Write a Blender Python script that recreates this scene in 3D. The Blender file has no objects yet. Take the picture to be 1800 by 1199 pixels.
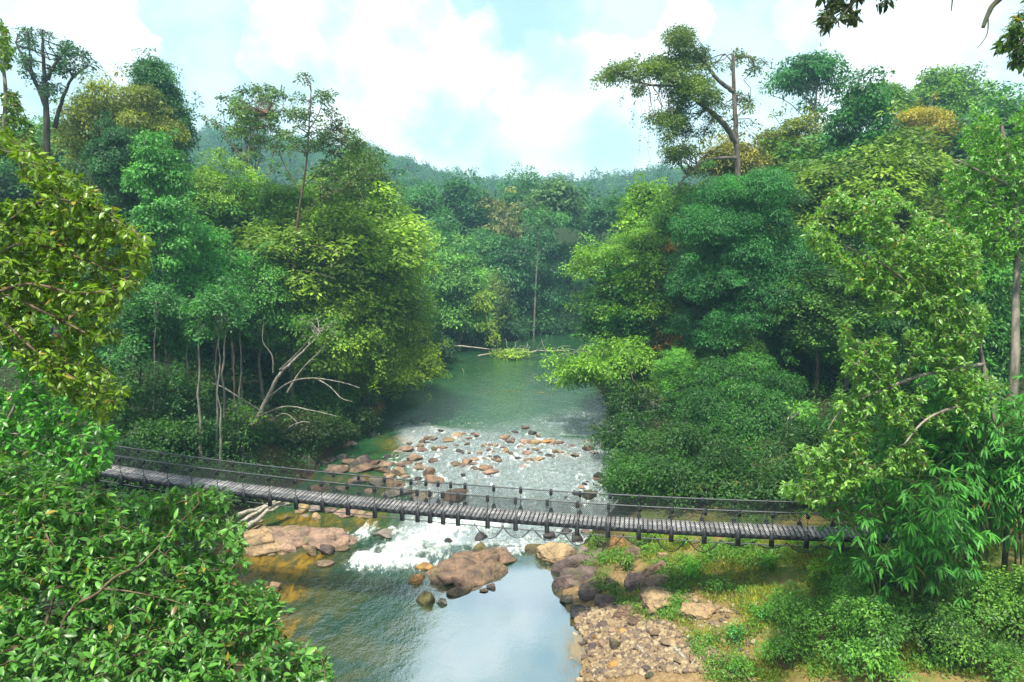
import bpy, math
import numpy as np
from mathutils import Vector

rng = np.random.default_rng(11)
S = bpy.context.scene
COL = S.collection
rad = math.radians

# ------------------------------------------------------------------ camera geometry (metres, water level z = 0)
PITCH = rad(8.1); CAMZ = 16.0; FOC = 1200.0
CP, SP = math.cos(PITCH), math.sin(PITCH)

def ray(px, py):
    u = (px - 900.0) / FOC; v = -(py - 599.5) / FOC
    return np.array([u, CP + v * SP, -SP + v * CP])

def at_z(px, py, z=0.0):
    d = ray(px, py); return d * ((z - CAMZ) / d[2]) + np.array([0, 0, CAMZ])

def at_y(px, py, Y):
    d = ray(px, py); return d * (Y / d[1]) + np.array([0, 0, CAMZ])

def at_d(px, py, D):
    return ray(px, py) * D + np.array([0, 0, CAMZ])

def nz(v):
    v = np.asarray(v, float); n = np.linalg.norm(v, axis=-1, keepdims=True)
    return v / np.maximum(n, 1e-9)

# ------------------------------------------------------------------ value noise
PT = rng.random((256, 256))
def vnoise(x, y):
    x = np.asarray(x, float); y = np.asarray(y, float)
    xi = np.floor(x).astype(int); yi = np.floor(y).astype(int)
    fx = x - xi; fy = y - yi
    fx = fx * fx * (3 - 2 * fx); fy = fy * fy * (3 - 2 * fy)
    a = PT[xi & 255, yi & 255]; b = PT[(xi + 1) & 255, yi & 255]
    c = PT[xi & 255, (yi + 1) & 255]; d = PT[(xi + 1) & 255, (yi + 1) & 255]
    return (a * (1 - fx) + b * fx) * (1 - fy) + (c * (1 - fx) + d * fx) * fy - 0.5
def fbm(x, y, o=4):
    s = 0; a = 1.0
    for k in range(o):
        s = s + a * vnoise(x * 2 ** k + 17.3 * k, y * 2 ** k + 9.1 * k); a *= 0.5
    return s
def sstep(a, b, x):
    t = np.clip((x - a) / (b - a), 0, 1); return t * t * (3 - 2 * t)

# ------------------------------------------------------------------ river and terrain
LB = np.array([(-20, -9.5), (14, -9.6), (20, -9.4), (25, -10.2), (29, -12.2), (33, -14.2), (38, -14.8), (44, -14.2),
               (48, -14.0), (53, -13.6), (60, -13.2), (73, -12.6), (82, -12.2), (90, -11.2), (97, -9.6), (104, -8.0), (108, -6.0),
               (113, -2.6), (119, 3.0), (125, 8.5), (128, 12.5), (132, 30), (138, 70), (146, 200), (400, 900)])
RB = np.array([(-20, 3.0), (14, 2.6), (20, 2.3), (23, 2.2), (25.5, 2.9), (27.8, 2.5), (30, 2.4), (33, 3.2), (36, 4.2), (41, 6.4), (45, 7.4),
               (53, 8.2), (61, 9.0), (73, 9.8), (84, 9.6), (92, 9.4), (98, 12), (104, 18), (109, 28), (114, 45), (119, 80),
               (126, 220), (400, 1500)])
def Lx(y): return np.interp(y, LB[:, 0], LB[:, 1]) + 0.9 * fbm(np.asarray(y) * 0.35, np.asarray(y) * 0 + 3.7, 3)
def Rx(y): return np.interp(y, RB[:, 0], RB[:, 1]) + 0.7 * fbm(np.asarray(y) * 0.4, np.asarray(y) * 0 + 8.2, 3)

RIDGE = np.array([(-900, 98), (-330, 74), (-228, 70), (-200, 70), (-150, 64), (-96, 60), (-80, 56), (-56, 47), (-32, 41), (-8, 38),
                  (16, 38), (40, 37), (64, 38), (80, 40), (106, 42), (160, 49), (300, 65), (900, 95)])
def H(x, y):
    x = np.asarray(x, float); y = np.asarray(y, float)
    dl = Lx(y) - x; dr = x - Rx(y)
    d = np.maximum(dl, dr)
    left = dl > dr
    do = np.maximum(d, 0)
    zl = 4.6 * (1 - np.exp(-do / 4.6)) + 0.05 * do
    near = 1 - sstep(38, 46, y)
    zrn = 3.9 * (1 - np.exp(-do / 8.0)) + 0.05 * do
    zrf = 4.2 * (1 - np.exp(-do / 3.2)) + 0.06 * do
    zr = near * zrn + (1 - near) * zrf
    z = np.where(left, zl, zr)
    z = z + 0.10 * np.maximum(do - 35, 0) * (1 - sstep(120, 170, y))
    z = z + (0.55 * fbm(x * 0.25, y * 0.25, 4) + 0.16 * fbm(x * 1.3, y * 1.3, 3)) * np.clip(do / 2.5, 0, 1)
    bed = -np.minimum(1.4, 0.12 + 0.45 * np.maximum(-d, 0))
    z = np.where(d > 0, z, bed)
    hill = np.interp(x * 480 / np.maximum(y, 200), RIDGE[:, 0], RIDGE[:, 1]) * sstep(170, 470, y) ** 1.15
    hill = hill * (1 - 0.55 * sstep(500, 900, y))
    hill = hill + 7 * fbm(x * 0.02, y * 0.02, 3) * sstep(180, 300, y)
    far = sstep(135, 185, y)
    return z * (1 - far) + far * (7 + np.maximum(hill, 0))
def h1(x, y): return float(H(np.array([x]), np.array([y]))[0])

def hit(px, py, zmin=-0.05):
    d = ray(px, py); t = np.linspace(3, 260, 5200)
    P = d[None] * t[:, None] + np.array([0, 0, CAMZ])
    hz = np.maximum(H(P[:, 0], P[:, 1]), zmin)
    k = np.argmax(P[:, 2] < hz)
    return P[k] if P[k, 2] < hz[k] else P[-1]

# ------------------------------------------------------------------ mesh helpers
class MB:
    def __init__(self): self.v = []; self.f = []; self.t = []; self.n = 0
    def add(self, v, faces, tint=0.5):
        v = np.asarray(v, float).reshape(-1, 3)
        self.v.append(v)
        if not isinstance(faces, (list, tuple)): faces = [faces]
        for f in faces:
            f = np.asarray(f, int)
            if f.size: self.f.append(f + self.n)
        t = np.broadcast_to(np.asarray(tint, float), (len(v),)); self.t.append(t)
        self.n += len(v)
    def box(self, c, ex, ey, ez, tint=0.5):
        c = np.asarray(c, float); ex = np.asarray(ex, float); ey = np.asarray(ey, float); ez = np.asarray(ez, float)
        v = [c + a * ex + b * ey + g * ez for g in (-1, 1) for b in (-1, 1) for a in (-1, 1)]
        self.add(v, np.array([(0, 2, 3, 1), (4, 5, 7, 6), (0, 1, 5, 4), (2, 6, 7, 3), (0, 4, 6, 2), (1, 3, 7, 5)]), tint)
    def tube(self, P, r, k=6, tint=0.5, cap=True):
        P = np.asarray(P, float); m = len(P)
        r = np.broadcast_to(np.asarray(r, float), (m,))
        T = nz(np.gradient(P, axis=0))
        ref = np.array([0, 0, 1.0]) if abs(T[:, 2]).mean() < 0.8 else np.array([1.0, 0, 0])
        A = nz(np.cross(T, ref)); B = np.cross(T, A)
        a = np.arange(k) * 2 * math.pi / k
        V = P[:, None] + r[:, None, None] * (np.cos(a)[None, :, None] * A[:, None] + np.sin(a)[None, :, None] * B[:, None])
        i = np.arange(m - 1)[:, None] * k; j = np.arange(k)[None]; j2 = (np.arange(k)[None] + 1) % k
        q = np.stack([i + j, i + j2, i + k + j2, i + k + j], -1).reshape(-1, 4)
        fs = [q]
        if cap: fs += [np.array([list(range(k))[::-1]]), np.array([[(m - 1) * k + x for x in range(k)]])]
        self.add(V.reshape(-1, 3), fs, tint)
    def build(self, name, mat=None, parent=None, smooth=False, origin=None, attrs=None):
        V = np.concatenate(self.v) if self.v else np.zeros((0, 3))
        if origin is not None: V = V - np.asarray(origin, float)
        me = bpy.data.meshes.new(name)
        me.vertices.add(len(V)); me.vertices.foreach_set("co", V.astype(np.float32).ravel())
        L = np.concatenate([f.ravel() for f in self.f]); cnt = np.concatenate([np.full(len(f), f.shape[1]) for f in self.f])
        st = np.concatenate([[0], np.cumsum(cnt)[:-1]])
        me.loops.add(len(L)); me.loops.foreach_set("vertex_index", L.astype(np.int32))
        me.polygons.add(len(cnt)); me.polygons.foreach_set("loop_start", st.astype(np.int32))
        if smooth: me.polygons.foreach_set("use_smooth", np.ones(len(cnt), bool))
        me.update(calc_edges=True)
        a = me.attributes.new("tint", 'FLOAT', 'POINT'); a.data.foreach_set("value", np.concatenate(self.t).astype(np.float32))
        for k_, arr in (attrs or {}).items():
            a = me.attributes.new(k_, 'FLOAT', 'POINT'); a.data.foreach_set("value", np.asarray(arr, np.float32).ravel())
        if mat: me.materials.append(mat)
        o = bpy.data.objects.new(name, me); COL.objects.link(o)
        if parent is not None: o.parent = parent
        elif origin is not None: o.location = origin
        return o

def tag(o, label=None, cat=None, group=None, kind=None):
    if label: o["label"] = label
    if cat: o["category"] = cat
    if group: o["group"] = group
    if kind: o["kind"] = kind
    return o
def empty(name, loc, label=None, cat=None, group=None):
    o = bpy.data.objects.new(name, None); COL.objects.link(o); o.location = Vector(loc); o.empty_display_size = 0.3
    return tag(o, label, cat, group)
def copy_tree(o, parent=None):
    c = o.copy(); COL.objects.link(c)
    if parent is not None: c.parent = parent
    for ch in o.children: copy_tree(ch, c)
    return c

# ------------------------------------------------------------------ materials
def newmat(name):
    m = bpy.data.materials.new(name); m.use_nodes = True
    nt = m.node_tree; nt.nodes.clear()
    out = nt.nodes.new("ShaderNodeOutputMaterial")
    return m, nt, out
class NB:
    def __init__(s, nt): s.nt = nt
    def n(s, t, **kw):
        x = s.nt.nodes.new(t)
        for k, v in kw.items(): setattr(x, k, v)
        return x
    def set(s, sock, v):
        if hasattr(v, "is_output") or isinstance(v, bpy.types.NodeSocket): s.nt.links.new(v, sock)
        else: sock.default_value = v
    def math(s, op, a, b=0.0, clamp=False):
        x = s.n("ShaderNodeMath", operation=op, use_clamp=clamp); s.set(x.inputs[0], a); s.set(x.inputs[1], b); return x.outputs[0]
    def mix(s, f, a, b, mode='MIX'):
        x = s.n("ShaderNodeMix", data_type='RGBA', blend_type=mode); s.set(x.inputs[0], f)
        for i, v in ((6, a), (7, b)):
            if isinstance(v, tuple) and len(v) == 3: v = v + (1,)
            s.set(x.inputs[i], v)
        return x.outputs[2]
    def noise(s, vec, scale, detail=4, rough=0.55, dist=0.0, out=0):
        x = s.n("ShaderNodeTexNoise"); s.set(x.inputs["Vector"], vec) if vec is not None else None
        x.inputs["Scale"].default_value = scale; x.inputs["Detail"].default_value = detail; x.inputs["Roughness"].default_value = rough
        x.inputs["Distortion"].default_value = dist
        return x.outputs[out]
    def maprange(s, v, a, b, c=0.0, d=1.0, smooth=True):
        x = s.n("ShaderNodeMapRange"); x.interpolation_type = 'SMOOTHSTEP' if smooth else 'LINEAR'
        s.set(x.inputs[0], v)
        for i, q in ((1, a), (2, b), (3, c), (4, d)): s.set(x.inputs[i], q)
        return x.outputs[0]
    def attr(s, name, out=2):
        x = s.n("ShaderNodeAttribute", attribute_name=name); return x.outputs[out]
    def bump(s, h, strength=0.5, dist=0.1, nrm=None):
        x = s.n("ShaderNodeBump"); s.set(x.inputs["Strength"], strength); x.inputs["Distance"].default_value = dist
        s.set(x.inputs["Height"], h)
        if nrm is not None: s.set(x.inputs["Normal"], nrm)
        return x.outputs[0]
    def principled(s, col, rough=0.6, spec=0.5, normal=None, metallic=0.0):
        x = s.n("ShaderNodeBsdfPrincipled")
        if isinstance(col, tuple) and len(col) == 3: col = col + (1,)
        s.set(x.inputs["Base Color"], col); s.set(x.inputs["Roughness"], rough)
        s.set(x.inputs["Specular IOR Level"], spec); s.set(x.inputs["Metallic"], metallic)
        if normal is not None: s.set(x.inputs["Normal"], normal)
        return x.outputs[0]
    def link(s, a, b): s.nt.links.new(a, b)

def leaf_material(name, rough=0.5, spec=0.32, trans=0.32):
    m, nt, out = newmat(name); b = NB(nt)
    oi = b.n("ShaderNodeObjectInfo"); base = b.mix(1.0, oi.outputs["Color"], (1.22, 1.14, 0.72), 'MULTIPLY')
    t = b.attr("tint")
    k = b.maprange(t, 0.0, 1.0, 0.50, 2.55, smooth=False)
    hue = b.mix(b.maprange(t, 0.45, 1.0, 0, 0.55), base, b.mix(1.0, base, (1.55, 1.15, 0.55), 'MULTIPLY'))
    cc = b.n("ShaderNodeCombineColor"); [b.set(cc.inputs[i], k) for i in range(3)]
    col = b.mix(1.0, hue, cc.outputs[0], 'MULTIPLY')
    col = b.mix(b.maprange(t, 0.985, 0.995, 0, 0.85), col, (0.30, 0.20, 0.035)); col = b.mix(b.maprange(t, 0.012, 0.004, 0, 0.8), col, (0.16, 0.085, 0.03))
    pr = b.principled(col, rough, spec)
    tr = b.n("ShaderNodeBsdfTranslucent"); b.link(b.mix(1.0, col, (1.7, 1.75, 0.7), 'MULTIPLY'), tr.inputs[0])
    ms = b.n("ShaderNodeMixShader"); ms.inputs[0].default_value = trans
    b.link(pr, ms.inputs[1]); b.link(tr.outputs[0], ms.inputs[2]); b.link(ms.outputs[0], out.inputs[0])
    return m
def bark_material(name):
    m, nt, out = newmat(name); b = NB(nt)
    oi = b.n("ShaderNodeObjectInfo"); base = oi.outputs["Color"]
    g = b.n("ShaderNodeNewGeometry")
    mp = b.n("ShaderNodeMapping"); mp.inputs["Scale"].default_value = (1, 1, 0.25); b.link(g.outputs["Position"], mp.inputs[0])
    n1 = b.noise(mp.outputs[0], 5.0, 5, 0.6); n2 = b.noise(g.outputs["Position"], 1.6, 3)
    f = b.maprange(n1, 0.3, 0.7, 0.45, 1.25)
    cc = b.n("ShaderNodeCombineColor"); [b.set(cc.inputs[i], f) for i in range(3)]
    col = b.mix(1.0, base, cc.outputs[0], 'MULTIPLY')
    col = b.mix(b.maprange(n2, 0.52, 0.68, 0, 0.5), col, (0.06, 0.10, 0.04))
    b.link(b.principled(col, 0.85, 0.2, b.bump(n1, 0.6, 0.05)), out.inputs[0])
    return m
def rock_material(name):
    m, nt, out = newmat(name); b = NB(nt)
    oi = b.n("ShaderNodeObjectInfo"); base = oi.outputs["Color"]
    tc = b.n("ShaderNodeNewGeometry"); P = tc.outputs["Position"]
    n1 = b.noise(P, 1.7, 6, 0.62); n2 = b.noise(P, 9.0, 4, 0.6); n3 = b.noise(P, 0.9, 3, 0.5, 0.6)
    col = b.mix(b.maprange(n1, 0.35, 0.65), b.mix(1.0, base, (0.55, 0.55, 0.58), 'MULTIPLY'), b.mix(1.0, base, (1.25, 1.18, 1.08), 'MULTIPLY'))
    col = b.mix(b.maprange(n2, 0.5, 0.75, 0, 0.45), col, b.mix(1.0, base, (0.45, 0.42, 0.4), 'MULTIPLY'))
    col = b.mix(b.maprange(n3, 0.56, 0.7, 0, 0.4), col, (0.10, 0.11, 0.035))
    sep = b.n("ShaderNodeSeparateXYZ"); b.link(P, sep.inputs[0])
    wet = b.maprange(b.math('ADD', sep.outputs[2], b.math('MULTIPLY', n1, 0.15)), 0.04, 0.16, 1, 0)
    col = b.mix(b.math('MULTIPLY', wet, 0.62), col, b.mix(1.0, base, (0.12, 0.12, 0.10), 'MULTIPLY'))
    v = b.n("ShaderNodeTexVoronoi", feature='DISTANCE_TO_EDGE'); v.inputs["Scale"].default_value = 0.9
    wv = b.n("ShaderNodeVectorMath", operation='ADD'); b.link(P, wv.inputs[0])
    nn = b.noise(P, 2.0, 3, out=1); b.link(nn, wv.inputs[1]); b.link(wv.outputs[0], v.inputs["Vector"])
    crack = b.maprange(v.outputs["Distance"], 0.0, 0.035, 1, 0)
    col = b.mix(b.math('MULTIPLY', crack, 0.22), col, (0.05, 0.04, 0.035))
    h = b.math('ADD', b.math('ADD', b.math('MULTIPLY', n2, 0.5), n1), b.math('MULTIPLY', crack, -0.15))
    b.link(b.principled(col, b.maprange(wet, 0, 1, 0.8, 0.3), 0.35, b.bump(h, 0.9, 0.2)), out.inputs[0])
    return m
def plain_material(name, col, rough=0.6, spec=0.4, var=0.25, scale=6.0, bump=0.2):
    m, nt, out = newmat(name); b = NB(nt)
    g = b.n("ShaderNodeNewGeometry"); n = b.noise(g.outputs["Position"], scale, 5, 0.6)
    t = b.attr("tint")
    f = b.math('MULTIPLY', b.maprange(n, 0.3, 0.7, 1 - var, 1 + var), b.maprange(t, 0, 1, 0.72, 1.28, smooth=False))
    cc = b.n("ShaderNodeCombineColor"); [b.set(cc.inputs[i], f) for i in range(3)]
    c = b.mix(1.0, col, cc.outputs[0], 'MULTIPLY')
    b.link(b.principled(c, rough, spec, b.bump(n, bump, 0.02)), out.inputs[0])
    return m
M_LEAF = leaf_material("leaf")
M_GLOSS = leaf_material("glossy_leaf", 0.36, 0.42, 0.30)
M_GRASS = leaf_material("grass_blade", 0.55, 0.3, 0.35)
M_BARK = bark_material("bark")
M_ROCK = rock_material("rock")
M_PLANK = plain_material("weathered_plank", (0.33, 0.315, 0.325), 0.62, 0.4, 0.3, 5.0)
M_STEEL = plain_material("dark_steel", (0.022, 0.022, 0.028), 0.5, 0.5, 0.3)
M_CABLE = plain_material("wire_rope", (0.04, 0.045, 0.05), 0.45, 0.5, 0.25)
M_NET = plain_material("wire_net", (0.02, 0.026, 0.028), 0.5, 0.4, 0.1)
M_DRIFT = plain_material("bleached_wood", (0.27, 0.245, 0.20), 0.85, 0.2, 0.45, 7.0, 0.6)

# ground: soil, litter, sand, grass stain
m, nt, out = newmat("ground_soil"); b = NB(nt)
g = b.n("ShaderNodeNewGeometry"); P = g.outputs["Position"]
n1 = b.noise(P, 0.6, 6, 0.6); n2 = b.noise(P, 5.0, 5, 0.65); n3 = b.noise(P, 22.0, 3)
litter = b.mix(b.maprange(n2, 0.35, 0.65), (0.016, 0.014, 0.008), (0.042, 0.034, 0.018))
litter = b.mix(b.maprange(n1, 0.5, 0.65, 0, 0.7), litter, (0.03, 0.05, 0.018))
sand = b.mix(b.maprange(n2, 0.35, 0.65), (0.17, 0.105, 0.05), (0.29, 0.20, 0.10))
sand = b.mix(b.maprange(n3, 0.45, 0.7, 0, 0.5), sand, (0.20, 0.15, 0.10))
meadow = b.mix(b.maprange(n1, 0.42, 0.6), (0.19, 0.15, 0.05), (0.10, 0.15, 0.03))
meadow = b.mix(b.maprange(n2, 0.45, 0.7, 0, 0.7), meadow, (0.23, 0.16, 0.075))
redearth = b.mix(b.maprange(n2, 0.35, 0.65), (0.16, 0.075, 0.035), (0.34, 0.17, 0.08))
col = b.mix(b.attr("meadow"), litter, meadow); col = b.mix(b.attr("sand"), col, sand); col = b.mix(b.attr("earth"), col, redearth); col = b.mix(b.attr("wood"), col, (0.02, 0.05, 0.02))
hh = b.math('ADD', n2, b.math('MULTIPLY', n3, 0.4))
b.link(b.principled(col, 0.9, 0.15, b.bump(hh, 0.8, 0.15)), out.inputs[0]); M_GROUND = m

# ------------------------------------------------------------------ terrain sheet
def gridmesh(xs, ys, zf):
    X, Y = np.meshgrid(xs, ys); Z = zf(X, Y)
    V = np.stack([X, Y, Z], -1).reshape(-1, 3); nx = len(xs)
    i = np.arange(len(ys) - 1)[:, None] * nx; j = np.arange(nx - 1)[None]
    q = np.stack([i + j, i + j + 1, i + nx + j + 1, i + nx + j], -1).reshape(-1, 4)
    return V, q, X.ravel(), Y.ravel()
xs = np.concatenate([np.linspace(-900, -70, 50)[:-1], np.linspace(-70, -24, 70)[:-1], np.linspace(-24, 26, 190)[:-1], np.linspace(26, 90, 80)[:-1], np.linspace(90, 900, 50)])
ys = np.concatenate([np.linspace(-80, 10, 30)[:-1], np.linspace(10, 60, 170)[:-1], np.linspace(60, 150, 150)[:-1], np.linspace(150, 560, 90)[:-1], np.linspace(560, 1300, 25)])
V, q, X, Y = gridmesh(xs, ys, H)
dr = X - Rx(Y); dl = Lx(Y) - X
nb = fbm(X * 0.5, Y * 0.5, 3)
right_near = (1 - sstep(38, 44, Y)) * (dr > -3)
sand = np.clip(right_near * (1 - sstep(3.0, 6.5, dr + 2.5 * nb)) * (1 - sstep(29, 32, Y + 3 * nb)), 0, 1)
sand = np.maximum(sand, np.exp(-(((X - 11) / 2.2) ** 2 + ((Y - 128.2) / 0.8) ** 2)) * .3)
sand = np.maximum(sand, (1 - sstep(0.2, 1.2, dl)) * (dl > -2) * (Y < 36) * 0.8)
meadow = right_near * sstep(1, 4, dr + 2 * nb) * (1 - sstep(17, 24, dr))
e1 = at_z(665, 715, 0.6); e2 = at_z(505, 800, 1.0)
earth = np.exp(-(((X - e1[0]) / 2.0) ** 2 + ((Y - e1[1]) / 4) ** 2)) + 0.45 * np.exp(-(((X - e2[0]) / 3.0) ** 2 + ((Y - e2[1]) / 4) ** 2))
earth = np.maximum(earth, 0.5 * right_near * (nb > 0.25) * sstep(4, 7, dr))
mb = MB(); mb.add(V, q)
terr = mb.build("ground", M_GROUND, smooth=True, attrs={"sand": np.clip(sand, 0, 1), "meadow": np.clip(meadow, 0, 1), "earth": np.clip(earth, 0, 1), "wood": sstep(120, 160, Y)})
tag(terr, "river banks and forest floor rising to hills", "ground", kind="structure")

# ------------------------------------------------------------------ rocks
def ico(sub):
    import bmesh
    bm = bmesh.new(); bmesh.ops.create_icosphere(bm, subdivisions=sub, radius=1.0)
    v = np.array([x.co[:] for x in bm.verts]); f = np.array([[w.index for w in x.verts] for x in bm.faces]); bm.free()
    return v, f
IV3, IF3 = ico(3); IV4, IF4 = ico(4); IV2, IF2 = ico(2); IV5, IF5 = ico(5)
def rock_verts(iv, seed, cuts=9, rough=0.10):
    r = np.random.default_rng(seed); v = iv.copy()
    for k in range(cuts):
        n = nz(r.normal(size=3) * np.array([1, 1, 0.8])); dd = r.uniform(0.42, 0.80)
        s = v @ n; over = np.maximum(s - dd, 0); v = v - over[:, None] * n[None] * 0.92
    w = r.uniform(0, 50, 3)
    nn = vnoise(v[:, 0] * 2.1 + w[0], v[:, 1] * 2.1 + v[:, 2] * 1.7 + w[1]) + 0.6 * vnoise(v[:, 2] * 4 + w[2], v[:, 0] * 4 - v[:, 1] * 3.1)
    v = v * (1 + rough * nn[:, None] * 1.6)
    lo, hi = v.min(0), v.max(0)
    return (v - (lo + hi) / 2) / ((hi - lo) / 2)
ROCKM = []
def rock_protos():
    for k in range(12):
        mbk = MB(); mbk.add(rock_verts(IV3, 100 + k, 8 + k % 4, 0.09 + 0.02 * (k % 3)), IF3)
        o = mbk.build("boulder", M_ROCK, smooth=False); ROCKM.append(o.data); bpy.data.objects.remove(o)
rock_protos()
TONES = {"pink": (0.42, 0.285, 0.215), "brown": (0.27, 0.18, 0.13), "dark": (0.075, 0.072, 0.075), "tan": (0.47, 0.34, 0.20),
         "grey": (0.30, 0.26, 0.225), "orange": (0.50, 0.29, 0.10), "mossy": (0.16, 0.145, 0.065), "purple": (0.20, 0.145, 0.14)}
ROCKS = []   # world x, y, radius for foam
def place_rock(px, py, w, h, tone, label, group=None, name="boulder", rz=None, sink=0.28, z=None, depth_k=0.8, tilt=0.12):
    p = at_z(px, py + h * 0.42, 0) if z is None else np.array(z)
    D = p[1] * CP - (p[2] - CAMZ) * SP; mpp = D / FOC
    rx = w / 2 * mpp
    o = bpy.data.objects.new(name, ROCKM[rng.integers(len(ROCKM))]); COL.objects.link(o)
    ry = rx * rng.uniform(0.75, 1.0) * depth_k / 0.8
    hh = max(h * mpp * 1.08 - ry * 0.72, 0.42 * rx); half = hh / (2 * (1 - sink))
    o.scale = (rx, ry, half)
    o.location = (p[0], p[1] + ry * 0.5, p[2] + half * (1 - 2 * sink))
    o.rotation_euler = (rng.uniform(-tilt, tilt), rng.uniform(-tilt, tilt), rng.choice([0, math.pi]) + rng.uniform(-0.3, 0.3) if rz is None else rz)
    c = np.array(TONES[tone]) * rng.uniform(0.42, 0.70) * np.array([1, rng.uniform(0.95, 1.05), rng.uniform(0.92, 1.06)])
    o.color = (*c, 1)
    tag(o, label, "boulder" if name == "boulder" else "rock", group)
    ROCKS.append((p[0], p[1] + ry * 0.5, rx))
    return o

# boulders of the rapids: px, py, width, height, tone
RAP = [(537, 815, 26, 34, "grey"), (592, 823, 34, 20, "pink"), (578, 826, 22, 14, "purple"), (614, 811, 26, 15, "brown"), (637, 806, 24, 17, "purple"),
       (640, 823, 46, 14, "brown"), (622, 818, 24, 14, "dark"), (657, 811, 18, 11, "pink"), (678, 813, 28, 15, "pink"), (671, 824, 28, 14, "brown"),
       (697, 827, 28, 22, "pink"), (703, 816, 18, 10, "pink"), (716, 812, 18, 9, "brown"), (729, 803, 25, 14, "pink"), (738, 821, 20, 12, "pink"),
       (754, 829, 20, 18, "brown"), (763, 841, 32, 20, "pink"), (683, 837, 22, 14, "tan"), (711, 837, 16, 10, "pink"), (760, 808, 18, 9, "brown"),
       (683, 801, 16, 9, "dark"), (714, 787, 22, 13, "pink"), (737, 782, 14, 9, "brown"), (741, 789, 18, 9, "pink"), (756, 768, 22, 10, "grey"),
       (789, 771, 22, 10, "tan"), (763, 788, 9, 9, "brown"), (779, 786, 14, 7, "brown"), (751, 778, 13, 8, "dark"), (742, 774, 11, 8, "pink"),
       (626, 843, 28, 18, "grey"), (662, 846, 28, 20, "grey"), (690, 850, 26, 18, "brown"), (562, 855, 40, 18, "brown"), (598, 858, 22, 14, "grey"),
       (650, 862, 20, 9, "pink"), (704, 851, 16, 9, "brown"), (700, 868, 50, 11, "grey"), (740, 873, 40, 9, "grey"), (798, 869, 42, 28, "brown"),
       (532, 892, 26, 22, "tan"), (551, 892, 28, 16, "grey"), (581, 895, 22, 12, "pink"), (604, 900, 40, 16, "pink"), (630, 901, 26, 14, "tan"), (556, 906, 16, 14, "tan"),
       (503, 886, 12, 8, "grey"), (505, 909, 14, 5, "tan"), (536, 905, 14, 7, "grey"), (648, 906, 22, 10, "tan"),
       (806, 761, 22, 12, "tan"), (831, 761, 10, 5, "brown"), (905, 758, 12, 6, "dark"), (936, 760, 14, 9, "dark"), (899, 772, 11, 9, "grey"), (924, 775, 19, 11, "pink"),
       (943, 776, 20, 8, "tan"), (963, 775, 22, 8, "orange"), (984, 776, 18, 8, "brown"), (932, 778, 9, 6, "orange"), (821, 779, 9, 6, "brown"), (850, 782, 10, 8, "tan"),
       (862, 781, 10, 7, "brown"), (872, 781, 8, 5, "tan"), (889, 792, 13, 11, "tan"), (926, 795, 15, 10, "pink"), (915, 784, 12, 5, "pink"), (941, 790, 15, 4, "brown"),
       (868, 794, 8, 6, "brown"), (855, 793, 10, 4, "grey"), (976, 792, 16, 7, "tan"), (988, 794, 8, 6, "pink"), (996, 798, 10, 5, "pink"), (1011, 799, 14, 10, "brown"),
       (1035, 786, 18, 10, "brown"), (1044, 795, 16, 6, "grey"), (1007, 783, 12, 5, "brown"), (997, 785, 9, 5, "pink"), (1035, 774, 11, 5, "brown"), (801, 814, 20, 9, "brown"),
       (821, 811, 18, 13, "pink"), (834, 806, 18, 10, "pink"), (853, 808, 17, 6, "brown"), (877, 808, 10, 7, "brown"), (854, 821, 22, 13, "brown"), (862, 829, 26, 9, "pink"),
       (930, 807, 18, 10, "brown"), (921, 820, 16, 7, "pink"), (948, 807, 20, 5, "tan"), (860, 801, 9, 5, "brown"), (937, 799, 7, 4, "tan"), (956, 799, 8, 4, "pink"), (973, 801, 7, 6, "grey"),
       (1052, 835, 18, 15, "dark"), (1058, 844, 13, 13, "dark"), (1028, 850, 11, 5, "dark"), (1032, 846, 6, 4, "dark"), (1021, 835, 9, 5, "dark"), (1037, 868, 24, 17, "mossy"),
       (1072, 837, 12, 6, "mossy"), (1016, 867, 18, 6, "dark"), (994, 874, 7, 6, "purple"), (1018, 887, 18, 9, "purple"), (825, 795, 6, 4, "brown"), (770, 800, 8, 5, "brown"),
       (775, 756, 10, 5, "dark"), (654, 762, 14, 7, "grey"), (618, 778, 20, 10, "grey"), (607, 783, 14, 9, "tan"), (745, 744, 10, 5, "grey"), (600, 801, 18, 10, "dark"), (583, 807, 18, 12, "dark"), (568, 812, 18, 12, "dark"), (560, 800, 22, 12, "dark")]
ORD = "first second third fourth fifth sixth seventh eighth ninth tenth eleventh twelfth thirteenth fourteenth fifteenth sixteenth seventeenth eighteenth nineteenth twentieth".split()
TONEW = {"pink": "pinkish", "brown": "brown", "dark": "dark wet", "tan": "tan", "grey": "grey", "orange": "orange", "mossy": "mossy", "purple": "purplish"}
for _ in range(75):
    q_ = RAP[rng.integers(100)]
    if 745 < q_[1] < 860: RAP.append((int(q_[0] + rng.normal() * 26), int(q_[1] + rng.normal() * 5), int(rng.integers(7, 16)), int(rng.integers(4, 9)), ["brown", "brown", "purple", "grey", "pink", "dark"][rng.integers(6)]))
rap = sorted(RAP, key=lambda r: -(r[1] + r[3] * 0.4)); rows = [rap[i:i + 18] for i in range(0, len(rap), 18)]
for ri, row in enumerate(rows):
    for k, (px, py, w, h, tone) in enumerate(sorted(row)):
        size = "large" if w > 26 else "mid-sized" if w > 15 else "small"
        shape = "flat rock" if h < 0.45 * w else "boulder"
        rn = "nearest row" if ri == 0 else ("farthest row" if ri == len(rows) - 1 else f"{ORD[ri]} row from the front")
        place_rock(px, py, w * 1.14, h * 1.12, tone, f"{size} {TONEW[tone]} {shape}, {ORD[k]} from left, {rn} of upstream rapids", "boulders in the rapids beyond the footbridge")
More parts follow.
